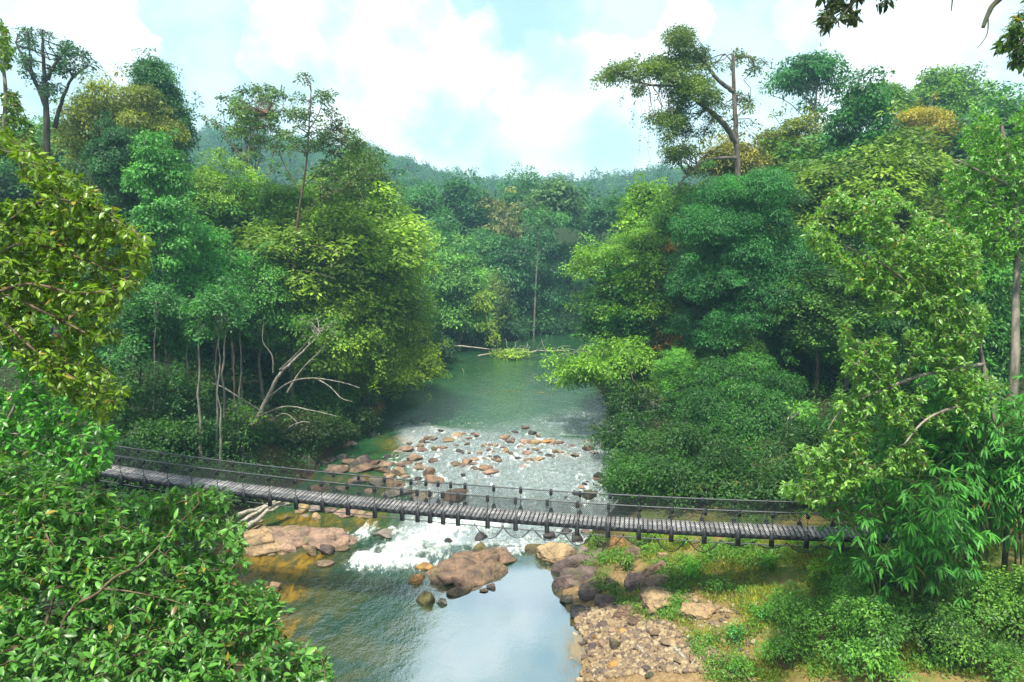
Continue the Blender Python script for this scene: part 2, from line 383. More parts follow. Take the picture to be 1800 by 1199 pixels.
# boulders downstream of the bridge
for (px, py, w, h, tone, lab) in [
    (844, 964, 30, 25, "mossy", "round mossy olive boulder alone in white water behind the outcrop"),
    (846, 942, 24, 18, "dark", "dark lumpy boulder in white water under the sagging nets"),
    (788, 949, 16, 8, "dark", "small smooth dark stone in the foam"),
    (731, 1015, 32, 22, "orange", "orange wedge-shaped boulder at the left tip of the outcrop"),
    (746, 1049, 34, 28, "mossy", "olive-grey boulder in front of the outcrop's left end"),
    (776, 1056, 20, 14, "grey", "small grey stone touching the outcrop's lower left corner"),
    (863, 1029, 17, 12, "purple", "smooth purplish stone beside the outcrop's mirror pool edge"),
    (850, 1037, 16, 7, "pink", "little flat pink stone in the mirror pool"),
    (810, 983, 34, 15, "grey", "grey knobbly rock just behind the outcrop"),
    (875, 973, 36, 9, "grey", "low grey ledge behind the outcrop's right end"),
    (746, 996, 34, 13, "orange", "low orange-tan broken rock at the foot of the foam"),
    (671, 936, 42, 20, "grey", "wet grey rock with water pouring round it left of the foam"),
    (965, 940, 22, 16, "dark", "dark angular boulder under the second sagging net"),
    (996, 932, 22, 15, "dark", "dark smooth boulder by the right bank beneath the bridge"),
    (1015, 942, 22, 20, "dark", "black boulder with a lit top at the right bank's edge"),
    (1030, 934, 20, 12, "purple", "purple-grey rock where the right bank meets the bridge"),
    (482, 1031, 22, 20, "tan", "pale pointed stone standing in amber shallows near the left bank"),
    (462, 1034, 20, 10, "orange", "flat rusty stone in amber shallows"),
    (570, 990, 30, 12, "pink", "pinkish half-drowned rock below the left slab"),
    (476, 975, 16, 8, "tan", "pale stone under the left slab's front edge"),
    (497, 973, 16, 7, "tan", "flat pale stone in amber water before the slab"),
    (455, 916, 14, 5, "tan", "flat tan stone by the bleached driftwood log"),
    (447, 930, 22, 16, "grey", "grey rock between the driftwood and the slab"),
    (437, 886, 26, 20, "brown", "brown rock on the left bank under the bridge"),
    (455, 882, 26, 18, "grey", "grey rock right of a brown one under the bridge's left part"),
    (940, 969, 36, 8, "mossy", "low mossy ledge at the top of the mirror pool"),
    (545, 968, 24, 24, "tan", "tan block at the front of the left slab"),
    (574, 966, 26, 22, "purple", "purplish block at the front right of the left slab"),
    (600, 962, 28, 14, "brown", "brown jagged rock at the right tip of the left slab"),
    (1010, 1040, 30, 14, "dark", "dark half-sunk rock at the pool's right edge"),
    (1005, 1055, 40, 18, "grey", "flat grey stone lying at the pool's right shore"),
    (1030, 1066, 32, 20, "purple", "dark purple stone at the top of the gravel bank")]:
    place_rock(px, py, w, h, tone, lab)
# larger outcrops: unique shapes
def outcrop(px, py, wpx, hpx, tone, label, seed, ry_k, rz, zs, rough=0.16, cuts=14, base_z=0.0, stretch_rot=0.0, strata=0.0, lift=0.0, sq=0.75):
    p = at_z(px, py, base_z); mpp = (p[1] * CP - (p[2] - CAMZ) * SP) / FOC
    v = rock_verts(IV5, seed, cuts, rough); v = np.sign(v) * np.abs(v) ** sq
    rr_ = np.random.default_rng(seed + 900); cp = nz(rr_.normal(size=(46, 3))); ww = nz(v) + 0.10 * np.stack([vnoise(v[:, 1] * 4, v[:, 2] * 4), vnoise(v[:, 2] * 4 + 9, v[:, 0] * 4), vnoise(v[:, 0] * 4, v[:, 1] * 4 + 5)], 1)
    v = v * (1 + rr_.uniform(-.075, .055, 46)[np.argmax(ww @ cp.T, axis=1)])[:, None]
    if strata:
        s = v[:, 0] * 0.5 + v[:, 1] * 0.75 + v[:, 2] * 0.9
        v = v + nz(v * np.array([1, 1, 0.4])) * (strata * (np.abs(((s * 5.2 + 0.8 * vnoise(v[:, 0] * 3, v[:, 1] * 3)) % 1) - 0.5) - 0.25))[:, None]
    v = v + nz(v) * (0.05 * fbm(v[:, 0] * 6 + seed, v[:, 1] * 6 + v[:, 2] * 5, 3))[:, None]
    mbk = MB(); mbk.add(v * np.array([wpx / 2 * mpp, wpx / 2 * mpp * ry_k, zs]), IF5)
    o = mbk.build("rock_outcrop", M_ROCK, smooth=False)
    o.location = (p[0], p[1], base_z + lift); o.rotation_euler = (0, 0, rz); o.color = (*[c * .62 for c in TONES[tone]], 1)
    tag(o, label, "rock"); ROCKS.append((p[0], p[1], wpx / 2 * mpp * 0.7))
    return o
def fractured(poly, tone, label, seed, n, r0, r1, h0, h1_, rz, flat=0.55, base_z=0.0, name="rock_outcrop"):
    r = np.random.default_rng(seed); W_ = np.array([at_z(*p, base_z) for p in poly])[:, :2]; cen = W_.mean(0); lo, hi = W_.min(0), W_.max(0); pts = []
    while len(pts) < n:
        x, y = r.uniform(lo, hi); ins = False; j_ = len(W_) - 1
        for i_ in range(len(W_)):
            if (W_[i_, 1] > y) != (W_[j_, 1] > y) and x < (W_[j_, 0] - W_[i_, 0]) * (y - W_[i_, 1]) / (W_[j_, 1] - W_[i_, 1]) + W_[i_, 0]: ins = not ins
            j_ = i_
        if ins and all(math.hypot(x - a, y - b_) > r0 * .55 for a, b_ in pts): pts.append((x, y))
        r0 *= .999
    mk = MB(); size = max(hi - lo) / 2
    for (x, y) in pts:
        e = 1 - min(1, math.hypot(x - cen[0], y - cen[1]) / size); s_ = r.uniform(r0 * .8, r1); hgt = (h0 + (h1_ - h0) * e) * r.uniform(.7, 1.25)
        v = rock_verts(IV3, int(r.integers(1e6)), 10, .10); v = np.sign(v) * np.abs(v) ** .85
        v = v * np.array([s_ * 1.35, s_ * .8, hgt * .75]); tl = r.normal() * .16; v[:, 2] += v[:, 1] * (tl + .18) + v[:, 0] * r.normal() * .1
        a = rz + r.normal() * .18; c_, q_ = math.cos(a), math.sin(a)
        mk.add(np.column_stack([v[:, 0] * c_ - v[:, 1] * q_, v[:, 0] * q_ + v[:, 1] * c_, v[:, 2]]) + [x, y, base_z + hgt * .12], IF3)
    o = mk.build(name, M_ROCK, origin=(cen[0], cen[1], base_z)); o.color = (*[c * .62 for c in TONES[tone]], 1); tag(o, label, "rock"); ROCKS.append((cen[0], cen[1], size * .6)); return o
fractured([(755, 1005), (800, 1044), (836, 1034), (850, 1018), (898, 997), (888, 984), (876, 976), (800, 990)], "brown", "big brown fractured rock outcrop between the white water and the mirror pool", 5, 22, .62, .85, .35, .75, .42)
fractured([(385, 955), (420, 940), (465, 945), (475, 965), (430, 980), (390, 985)], "tan", "smooth pale rock slab at the left water's edge", 14, 6, .9, 1.1, .35, .6, .1)
fractured([(465, 948), (480, 932), (530, 934), (535, 958), (500, 972), (470, 965)], "pink", "cracked pale pink slab in the middle of the left ledge", 6, 11, .55, .75, .35, .65, .1)
fractured([(530, 935), (570, 930), (618, 938), (622, 950), (590, 960), (560, 968), (535, 962)], "pink", "long pinkish ledge reaching from the left bank towards the foam", 8, 13, .55, .8, .3, .6, -.05)
outcrop(978, 985, 78, 34, "tan", "flat-topped tan rock at the head of the mirror pool", 9, 0.5, -0.25, 0.75, 0.14, 14, strata=0.12)
fractured([(1002, 1022), (1012, 990), (1055, 978), (1085, 1000), (1060, 1030), (1030, 1046)], "purple", "big purplish bedrock hump rising from the pool's right edge", 12, 12, .6, .9, .5, 1.5, .3)
outcrop(1022, 985, 40, 20, "grey", "grey block between the tan rock and the purplish bedrock", 21, 0.7, 0.1, 0.7, 0.12, 10)
for (px, py, w, tone, lab, sd, zs, rz) in [
    (1075, 1032, 34, "purple", "round purplish rock among bushes above the gravel", 31, 0.5, 0.2),
    (1118, 1028, 44, "purple", "smooth grey-purple rock face in the right bank", 32, 0.55, 0.1),
    (1160, 1034, 90, "brown", "long sloping brown rock ledge crossing the right bank", 33, 0.45, 0.22),
    (1172, 1056, 90, "tan", "lower tan rock ledge parallel to the brown one", 34, 0.4, 0.2),
    (1085, 968, 34, "orange", "rusty red upright rock block in the weedy right bank", 35, 0.8, 0.1),
    (1110, 985, 36, "brown", "broken brown rock pile right of the rusty block", 36, 0.7, 0.5),
    (1150, 1008, 50, "brown", "dark brown overhanging rock with a shaded hollow", 37, 0.6, 0.1),
    (1165, 985, 20, "tan", "small round tan rock alone in the weeds", 38, 0.35, 0.0),
    (1040, 1045, 50, "purple", "dark purple bedrock step at the pool's right edge below the hump", 41, 0.55, 0.4),
    (1068, 1062, 44, "purple", "purplish rock between the bedrock step and the gravel", 42, 0.45, 0.1),
    (1018, 1078, 34, "dark", "dark wet rock at the waterline above the gravel", 43, 0.35, 0.2),
    (1098, 1080, 40, "brown", "brown rock at the gravel's top among weeds", 44, 0.45, -0.2),
    (1225, 1085, 60, "tan", "yellowish crumbling rock at the right end of the gravel", 39, 0.5, -0.3)]:
    p = hit(px, py)
    outcrop(px, py, w, 30, tone, lab, sd, 0.7, rz, zs, 0.16, 12, base_z=float(p[2]), strata=0.1)

# ------------------------------------------------------------------ water
def wblobs(L, X, Y):
    out = np.zeros_like(X)
    for (px, py, rx, ry, a) in L:
        p = at_z(px, py, 0); out = np.maximum(out, a * np.exp(-(((X - p[0]) / rx) ** 2 + ((Y - p[1]) / ry) ** 2)))
    return out
wx = np.concatenate([np.linspace(-40, -17, 30)[:-1], np.linspace(-17, 13, 250)[:-1], np.linspace(13, 120, 60)])
wy = np.concatenate([np.linspace(-30, 18, 25)[:-1], np.linspace(18, 66, 400)[:-1], np.linspace(66, 150, 180)])
WX, WY = np.meshgrid(wx, wy)
foam = wblobs([(838, 918, 2.2, 1.5, .9), (790, 928, 2.0, 1.6, 1), (745, 948, 1.8, 1.6, 1), (705, 965, 1.7, 1.5, 1), (668, 985, 1.5, 1.2, 1.1), (640, 983, 1.0, 1.2, 1),
               (770, 965, 1.6, 1.4, .8), (720, 990, 1.6, 0.9, .95), (800, 972, 1.6, 1.2, .6), (860, 955, 2.2, 2.0, .55), (900, 968, 1.6, .8, .8), (930, 945, 2.0, 2.0, .4), (690, 940, 1.2, 1.2, .7), (640, 935, 0.9, 1.5, .7)], WX, WY)
rapid = sstep(39, 43, WY) * (1 - sstep(55, 60, WY + 0.3 * (WX)))
rapid = rapid * sstep(-11, -5, WX + 0.25 * (WY - 46))
chan = sstep(33.3, 35.5, WY) * (1 - sstep(41, 44, WY)) * sstep(-8, -5.5, WX)
foam = np.maximum(foam, np.maximum(rapid * 0.22, chan * 0.22))  # thin rapids foam; its flecks also paint sky sparkle into the colour
foam = np.maximum(foam, wblobs([(1040, 745, 3, 6, .4), (980, 740, 3, 3, .3), (840, 745, 5, 2, .28)], WX, WY))  # right-hand patch paints a white sky glint into the foam mask
for (rx_, ry_, rr) in ROCKS:
    dd = np.hypot(WX - rx_, (WY - ry_ - rr * 0.4)); msk = (rapid + chan) > 0.3
    foam = np.where(msk, np.maximum(foam, 0.55 * np.exp(-np.maximum(dd - rr * 1.0, 0) ** 2 / (0.25 + 0.1 * rr) ** 2 / 2)), foam)
amber = wblobs([(480, 1000, 2.4, 2.0, 1.1), (540, 982, 1.2, 1.0, .9), (430, 985, 2, 1.6, .9), (480, 1045, 2.0, 2.2, .85), (500, 1110, 1.8, 2.2, .6), (470, 1170, 2., 2, .45), (560, 1050, 1.5, 1.5, .15),
                (600, 918, 2.4, 1.6, .85), (520, 915, 2.5, 1.5, .8), (655, 908, 1.5, 1.0, .5), (730, 772, 3.0, 2.6, .8), (700, 790, 2.0, 2.2, .5), (770, 757, 2.5, 1.2, .6), (640, 842, 3, 1.2, .7), (680, 865, 3, 1.2, .4),
                (920, 688, 4.2, 0.7, .5), (955, 690, 2, .6, .6), (960, 656, 5, 1.0, .2),
                (1020, 1150, 0.8, 2.2, .9), (1015, 1050, .6, 1.4, 1.0), (1005, 1190, .7, 1.5, .8), (1022, 1092, .4, .8, .9), (860, 690, 3, .5, .3)], WX, WY)
amber = np.clip(amber * (1 + 0.9 * fbm(WX * 0.6, WY * 0.6, 3)), 0, 1)
edge = np.minimum(WX - Lx(WY), Rx(WY) - WX)
amber = np.maximum(amber, 0.55 * (1 - sstep(0.0, 0.5 + 0.6 * fbm(WX * 0.8, WY * 0.8, 3), edge)) * (WY < 60))
pool_b = at_z(700, 1100, 0)
calm = sstep(-1.5, 3.0, WX - (-4.9 + (WY - 24) * 0.05)) * (1 - sstep(31.0, 33.2, WY - 0.25 * (WX - 0)))
ripple = np.full_like(WX, 0.22)
ripple = np.where(WY > 56, 0.30 + 0.45 * (1 - sstep(58, 76, WY + 0.7 * (4 - WX))) , ripple)
ripple = np.maximum(ripple, np.maximum(rapid, chan) * 1.0)
ripple = np.maximum(ripple, np.clip(foam, 0, 1) * 1.0)
lowleft = (WY < 34) * (1 - calm); ripple = np.maximum(ripple, lowleft * (0.015 + 0.085 * sstep(26, 31, WY) * sstep(-11, -7, WX)))
ripple = ripple * (1 - 0.965 * calm * (1 - np.clip(foam * 1.6 - 0.2, 0, 1)))
ripple = ripple * (1 - 0.35 * sstep(85, 100, WY))
wz = ripple * (0.20 * fbm(WX * 0.9, WY * 0.75, 4) * (WY < 60) + 0.05 * fbm(WX * 2.4, WY * 2.2, 2)) + np.clip(foam - 0.5, 0, 1) * 0.35 * (1 + 1.2 * fbm(WX * 1.3, WY * 1.3, 3))
wz = wz + 0.012 - 0.02 * calm
V = np.stack([WX, WY, wz], -1).reshape(-1, 3); nx = len(wx)
i = np.arange(len(wy) - 1)[:, None] * nx; j = np.arange(nx - 1)[None]
q = np.stack([i + j, i + j + 1, i + nx + j + 1, i + nx + j], -1).reshape(-1, 4)
m, nt, out = newmat("river_water"); b = NB(nt)
g = b.n("ShaderNodeNewGeometry"); P = g.outputs["Position"]
mp = b.n("ShaderNodeMapping"); mp.inputs["Scale"].default_value = (1.0, 0.75, 1); mp.inputs["Rotation"].default_value = (0, 0, 0.35); b.link(P, mp.inputs[0])
n1 = b.noise(mp.outputs[0], 2.6, 5, 0.62, 0.4); n2 = b.noise(mp.outputs[0], 7.5, 3, 0.6, 0.3); mp3 = b.n('ShaderNodeMapping'); mp3.inputs['Scale'].default_value = (1.5, 0.5, 1); mp3.inputs['Rotation'].default_value = (0, 0, -0.25); b.link(P, mp3.inputs[0])
n3 = b.noise(mp3.outputs[0], 1.1, 6, 0.7, 0.8); n4 = b.noise(P, 0.45, 4, 0.6)
rip = b.attr("ripple"); fo = b.attr("foam"); am = b.attr("amber")
am = b.maprange(b.math('ADD', am, b.math('MULTIPLY', b.math('SUBTRACT', n3, 0.5), 0.9)), .12, 1.0)
hgt = b.math('ADD', n1, b.math('MULTIPLY', n2, 0.35))
mp2 = b.n('ShaderNodeMapping'); mp2.inputs['Scale'].default_value = (1.0, 0.42, 1); b.link(P, mp2.inputs[0])
nf = b.noise(mp2.outputs[0], 3.6, 4, 0.65, 0.6)
hgt = b.math('ADD', hgt, b.math('MULTIPLY', nf, b.maprange(rip, .5, 1, 0, 1.2)))
nrm = b.bump(hgt, b.math('MULTIPLY', rip, 1.0), 0.42)
deep = b.mix(b.maprange(n4, 0.35, 0.65), (0.012, 0.062, 0.024), (0.030, 0.088, 0.030))
deep = b.mix(b.attr('murk'), deep, b.mix(b.maprange(n4, 0.4, 0.6), (0.006, 0.030, 0.016), (0.030, 0.040, 0.010)))
amb = b.mix(b.maprange(n3, 0.35, 0.65), (0.045, 0.035, 0.006), (0.21, 0.125, 0.012))
body = b.mix(am, deep, amb)
body = b.mix(b.maprange(rip, 0.55, 1.0, 0, 0.75), body, (0.43, 0.48, 0.50))  # rapids body paled, painting the silvery sky reflection into the water colour
fm = b.math('ADD', fo, b.math('MULTIPLY', b.math('SUBTRACT', n3, 0.5), 1.9))
fm = b.math('ADD', fm, b.math('MULTIPLY', b.math('SUBTRACT', nf, 0.5), 1.9))
fmask = b.math('MULTIPLY', b.maprange(fm, 0.38, 1.2), b.maprange(fo, 0.08, 0.25))
bodyS = b.principled(body, 0.5, 0.0, nrm)
gl = b.n("ShaderNodeBsdfGlossy"); gl.inputs["Roughness"].default_value = 0.03; b.link(nrm, gl.inputs["Normal"])
gl.inputs["Color"].default_value = (0.93, 0.97, 1, 1)
lw = b.n("ShaderNodeFresnel"); lw.inputs["IOR"].default_value = 1.45; b.link(nrm, lw.inputs["Normal"])
fr = b.math('ADD', b.math('MULTIPLY', lw.outputs[0], 1.05), b.math('ADD', b.maprange(rip, 0.02, 0.22, 0.50, 0.16), b.maprange(rip, .55, 1, 0, .22)), clamp=True)
fr = b.math('MULTIPLY', fr, b.maprange(am, 0.0, 1.0, 1.0, 0.45))
ms = b.n("ShaderNodeMixShader"); b.link(fr, ms.inputs[0]); b.link(bodyS, ms.inputs[1]); b.link(gl.outputs[0], ms.inputs[2])
fs = b.principled((0.56, 0.60, 0.58), 0.7, 0.3, b.bump(b.math('ADD', n3, n2), 0.6, 0.12))
ms2 = b.n("ShaderNodeMixShader"); b.link(fmask, ms2.inputs[0]); b.link(ms.outputs[0], ms2.inputs[1]); b.link(fs, ms2.inputs[2])
b.link(ms2.outputs[0], out.inputs[0]); M_WATER = m
mb = MB(); mb.add(V, q)
water = mb.build("river_water", M_WATER, smooth=True, attrs={"foam": foam, "amber": amber, "ripple": ripple, "murk": 1 - sstep(33, 42, WY)})
tag(water, "green river with white rapids and a calm mirror pool", "river", kind="structure")

# ------------------------------------------------------------------ foliage generators
def leaf_quads(mb, pos, dr_, nm, ln, wd, tint, fold=0.18, droop=0.12):
    d = nz(dr_); s = nz(np.cross(d, nm)); u = np.cross(s, d)
    ln = np.asarray(ln)[:, None]; wd = np.asarray(wd)[:, None]
    b0 = pos; tip = pos + d * ln - u * ln * droop
    mid = pos + d * ln * 0.45 - u * wd * fold
    v = np.stack([b0, mid + s * wd * 0.5, tip, mid - s * wd * 0.5], 1).reshape(-1, 3)
    n = len(pos); f = np.arange(n * 4).reshape(n, 4)
    mb.add(v, f, np.repeat(np.clip(tint, 0, 1), 4))
def leaf_ovals(mb, pos, dr_, nm, ln, wd, tint, droop=0.22, fold=0.16):
    d = nz(dr_); s = nz(np.cross(d, nm)); u = np.cross(s, d)
    ln = np.asarray(ln)[:, None]; wd = np.asarray(wd)[:, None]
    def sp(t): return pos + d * ln * t - u * ln * droop * t * t
    b0, m1, m2, tip = sp(0.0), sp(0.36), sp(0.72), sp(1.0)
    lf = u * wd * fold
    v = np.stack([b0, m1, m2, tip, m1 + s * wd * .5 + lf, m2 + s * wd * .42 + lf, m1 - s * wd * .5 + lf, m2 - s * wd * .42 + lf], 1).reshape(-1, 3)
    n = len(pos); o = np.arange(n)[:, None] * 8
    tri = np.concatenate([o + np.array([0, 1, 4]), o + np.array([2, 3, 5]), o + np.array([0, 6, 1]), o + np.array([2, 7, 3])])
    qd = np.concatenate([o + np.array([1, 2, 5, 4]), o + np.array([6, 7, 2, 1])])
    mb.add(v, [tri, qd], np.repeat(np.clip(tint, 0, 1), 8))

def foliage(mb, clumps, ln, cov=0.5, wk=0.42, up=0.55, droop=0.3, per=11, upper=-0.55, sr=1.6):
    """clumps: (n,6) centre, radii -> sprigs of leaves over each clump's surface"""
    cl = np.asarray(clumps, float); area = 0.5 * ln * ln * wk
    rm = cl[:, 3:].mean(1)
    ns = np.maximum((cov * 4 * math.pi * rm ** 2 / area / per).astype(int), 3)
    ci = np.repeat(np.arange(len(cl)), ns); N = len(ci)
    D = nz(rng.normal(size=(N * 2, 3))); D = D[D[:, 2] > upper][:N]
    while len(D) < N: D = np.concatenate([D, nz(np.abs(rng.normal(size=(N - len(D), 3))) * np.array([1, 1, 1]))])
    rr = np.where(rng.random(N) < 0.75, rng.uniform(0.8, 1.1, N), rng.uniform(0.25, 0.8, N))
    C = cl[ci, :3] + D * cl[ci, 3:] * rr[:, None]
    Nn = nz(D * (1 - up) + np.array([0, 0, up]) + rng.normal(size=(N, 3)) * 0.22)
    ctint = rng.normal(0, 0.17, len(cl))[ci] + rng.normal(0, 0.09, N) + 0.42
    li = np.repeat(np.arange(N), per); K = len(li)
    n = Nn[li]; a = rng.uniform(0, 2 * math.pi, K); t1 = nz(np.cross(n, rng.normal(size=(N, 3))[li])); t2 = np.cross(n, t1)
    rdir = np.cos(a)[:, None] * t1 + np.sin(a)[:, None] * t2
    off = np.sqrt(rng.random(K))[:, None] * sr * ln
    pos = C[li] + rdir * off + n * rng.normal(0, 0.35 * ln, K)[:, None] - np.array([0, 0, 1]) * (off * off / (sr * ln) * 0.25)
    dr_ = rdir + D[li] * 0.35 + rng.normal(size=(K, 3)) * 0.35 - np.array([0, 0, droop])
    nm = n + rng.normal(size=(K, 3)) * 0.38
    L = ln * rng.uniform(0.65, 1.25, K)
    leaf_quads(mb, pos, dr_, nm, L, L * wk * rng.uniform(0.8, 1.2, K), np.clip(ctint[li] + rng.normal(0, 0.12, K), .02, .98))

def limb(mb, p0, p1, r0, r1, arch=0.12, wob=0.05, n=7, k=6):
    p0 = np.asarray(p0, float); p1 = np.asarray(p1, float); t = np.linspace(0, 1, n)[:, None]
    L = np.linalg.norm(p1 - p0)
    P = p0 * (1 - t) + p1 * t + np.array([0, 0, 1]) * (arch * L * np.sin(t * math.pi)) + rng.normal(size=(n, 3)) * wob * L * np.sin(t * math.pi) * 0.6
    mb.tube(P, r0 + (r1 - r0) * t[:, 0], k, cap=False)
    return P

def crown_clumps(c, r, kind, n=None, crk=1.0):
    c = np.asarray(c, float); r = np.asarray(r, float); mean = (r[0] * r[2]) ** 0.5
    cr = np.clip(0.25 * min(mean, r[0] * 1.2), 0.6, 1.9) * crk
    if n is None: n = int(np.clip(1.55 * 4 * r[0] * r[2] / (cr * cr), 14, 120))
    if kind == "sparse": n = max(9, int(n * 0.5)); cr *= 0.72
    out = []
    for k in range(n * 4):
        if len(out) >= n: break
        d = nz(rng.normal(size=3)); rr = rng.uniform(0.45, 0.98) if rng.random() < 0.85 else rng.uniform(0.1, 0.5)
        q = d * rr
        if kind in ("dome", "layer") and q[2] < -0.5: continue
        if kind == "umbrella":
            q[2] = 0.25 + 0.5 * abs(q[2]) - 0.55 * (q[0] ** 2 + q[1] ** 2)
        if kind == "cone":
            q[2] = rng.uniform(-0.85, 0.85); w = 0.12 + 0.82 * (0.85 - q[2]) / 1.7; a = rng.uniform(0, 6.283); q[:2] = np.array([math.cos(a), math.sin(a)]) * w * rng.uniform(0.5, 1) * 0.8
        if kind == "column":
            q[2] = rng.uniform(-0.9, 0.88); w = math.sqrt(max(0.08, 1 - q[2] ** 2 * 0.85)); a = rng.uniform(0, 6.283); q[:2] = np.array([math.cos(a), math.sin(a)]) * w * rng.uniform(0.3, 0.8)
        if kind in ('dome', 'column', 'layer', 'cone', 'sparse') and rng.random() < .24: q = d * rng.uniform(1.0, 1.2); crx = cr * .42
        else: crx = cr
        if q[2] < -.9: continue
        s = crx * rng.uniform(0.55, 1.4) * (1.15 - .45 * max(0, np.linalg.norm(q) - .5) * 2); fl = 0.5 if kind in ("umbrella", "layer") else 0.72
        out.append([*(c + q * r), s * 1.1, s * 1.1, s * fl])
    return np.array(out)

BARKS = {"mast": (0.15, 0.125, 0.105), "grey": (0.22, 0.19, 0.16), "pale": (0.22, 0.20, 0.17), "brown": (0.13, 0.09, 0.06), "dark": (0.06, 0.05, 0.04)}
def make_tree(label, X, Y, crown_c, crown_r, kind, color, ln, cov=0.5, bark="grey", tr=None, group=None, name="forest_tree", up=0.55, droop=0.3, wk=0.42, crk=1.0, n=None, limbs=9, base=None, upper=-0.5, clumps=None, fork=0.45):
    z0 = h1(X, Y) if base is None else base
    root = empty(name, (X, Y, z0 - 0.1), label, "tree", group); org = np.array([X, Y, z0 - 0.1])
    c = np.asarray(crown_c, float); r = np.asarray(crown_r, float)
    cl = crown_clumps(c, r, kind, n, crk) if clumps is None else np.asarray(clumps, float)
    mbw = MB(); hgt = c[2] + r[2] - z0
    tr = tr or max(0.12, hgt * 0.011)
    top = c + np.array([0, 0, r[2] * 0.55])
    tt = np.linspace(0, 1, 12)[:, None]
    P = org * (1 - tt) + top * tt; P[:, :2] += (rng.normal(size=(12, 2)) * hgt * 0.007) * np.sin(tt * math.pi)
    P[:, :2] = org[:2] + (P[:, :2] - org[:2]) * 1.0
    R = tr * (1 - 0.85 * tt[:, 0]) + tr * 0.7 * np.exp(-tt[:, 0] * 22)
    mbw.tube(P, R, 9, cap=False)
    order = rng.permutation(len(cl))[:limbs if kind != "sparse" else len(cl)]
    for k in order:
        e = cl[k, :3]; f = np.clip((e[2] - org[2]) / (top[2] - org[2]) - rng.uniform(0.08, 0.22), fork, 0.96)
        i_ = f * 11; a_ = int(i_); s0 = P[a_] * (1 - (i_ - a_)) + P[min(a_ + 1, 11)] * (i_ - a_)
        limb(mbw, s0, e, tr * 0.42 * (1.15 - f), tr * 0.07 + 0.012, rng.uniform(-0.02, 0.12), 0.09)
    t = mbw.build("trunk", M_BARK, root, smooth=True, origin=org)
    t.color = (*BARKS[bark], 1)
    mbl = MB(); foliage(mbl, cl, ln, cov, wk, up, droop, upper=upper)
    cr = mbl.build("crown", M_LEAF, root, origin=org); cr.color = (*color, 1)
    return root

def box_tree(label, bx, Y, kind, color, cov=0.5, lk=1.0, ry=0.85, tx=None, **kw):
    x0, y0, x1, y1 = bx
    c = at_y((x0 + x1) / 2, (y0 + y1) / 2, Y); mpp = (Y * CP - (c[2] - CAMZ) * SP) / FOC
    rx = (x1 - x0) / 2 * mpp; rz = (y1 - y0) / 2 * mpp
    X = c[0] if tx is None else at_y(tx, 600, Y)[0]
    side = 1 if X > 0 else -1
    lim = Rx(np.array([Y]))[0] + 0.8 if X > 0 else Lx(np.array([Y]))[0] - 0.8
    if Y < 108 and ((X > 0 and X < lim) or (X <= 0 and X > lim)): X = lim
    ln = max(0.17, Y * 0.0050) * lk
    ln *= rng.uniform(.75, 1.2); kw.setdefault('wk', rng.uniform(.32, .58)); kw.setdefault('droop', rng.uniform(.1, .8)); kw.setdefault('up', rng.uniform(.4, .7)); kw.setdefault('limbs', 16)
    return make_tree(label, X, Y, c, (rx, max(rx * ry, min(rz, rx) * 0.8), rz), kind, color, ln, cov, **kw)

G = dict(mid=(0.055, 0.135, 0.018), bright=(0.075, 0.175, 0.022), yel=(0.115, 0.19, 0.02), teal=(0.018, 0.095, 0.032), emer=(0.032, 0.155, 0.036),
         olive=(0.085, 0.12, 0.018), dark=(0.02, 0.07, 0.022), gold=(0.155, 0.15, 0.022), rust=(0.17, 0.11, 0.025), pale=(0.075, 0.19, 0.06), far=(0.03, 0.11, 0.045), fard=(0.02, 0.08, 0.04))
# ---- right bank
box_tree("broad umbrella crown with gaps behind the bare emergent on right bank", (1325, 72, 1550, 230), 80, "umbrella", G["teal"], 0.5, bark="grey", n=34, crk=0.85)
box_tree("tall dark green column of a tree on right skyline", (1440, 140, 1575, 430), 62, "column", (0.016, 0.085, 0.02), 0.6)
box_tree("golden-yellow domed crown on the right skyline", (1555, 182, 1685, 310), 75, "dome", G["gold"], 0.6, lk=0.8)
box_tree("mid-green skyline crown behind the golden tree", (1590, 116, 1735, 270), 98, "dome", G["mid"], 0.55)
box_tree("small flat-topped crown on skyline left of golden tree", (1500, 138, 1605, 240), 95, "umbrella", G["mid"], 0.55)
box_tree("huge dense blue-green crown filling the middle of the right bank", (1175, 300, 1430, 660), 52, "column", G["teal"], 0.65, lk=0.85, bark="dark")
box_tree("yellow-tinged crown between the emergent's trunk and dark column", (1320, 195, 1455, 370), 70, "dome", G["olive"], 0.5)
box_tree("spreading bright green tree leaning from right bank over the river", (1003, 385, 1235, 610), 62, "layer", G["bright"], 0.55, tx=1210, up=0.7)
box_tree("low bright boughs reaching farthest over the green pool", (957, 590, 1200, 715), 58, "layer", G["bright"], 0.55, tx=1190, up=0.7)
box_tree("rusty brown-leaved crown amid the right bank green", (1125, 390, 1225, 690), 60, "sparse", G["rust"], 0.5)
box_tree("rounded bright crown above the leaning tree on right bank", (1085, 318, 1215, 440), 76, "dome", G["bright"], 0.6)
box_tree("thin grey-green tree dangling over rapids at right water's edge", (1040, 650, 1200, 840), 52, "sparse", (0.05, 0.10, 0.03), 0.5, tx=1175, n=44, lk=0.75, droop=0.7)
box_tree("dark leafy tree low on right bank above the bridge rail", (1180, 615, 1425, 880), 45, "dome", (0.02, 0.08, 0.02), 0.6, lk=0.95, bark="dark")
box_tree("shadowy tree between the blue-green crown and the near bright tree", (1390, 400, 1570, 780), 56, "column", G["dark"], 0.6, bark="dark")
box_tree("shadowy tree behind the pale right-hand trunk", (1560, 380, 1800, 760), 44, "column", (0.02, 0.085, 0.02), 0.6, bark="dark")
box_tree("brownish crown at the foot of the bare emergent", (1225, 235, 1350, 340), 66, "dome", (0.09, 0.10, 0.025), 0.5)
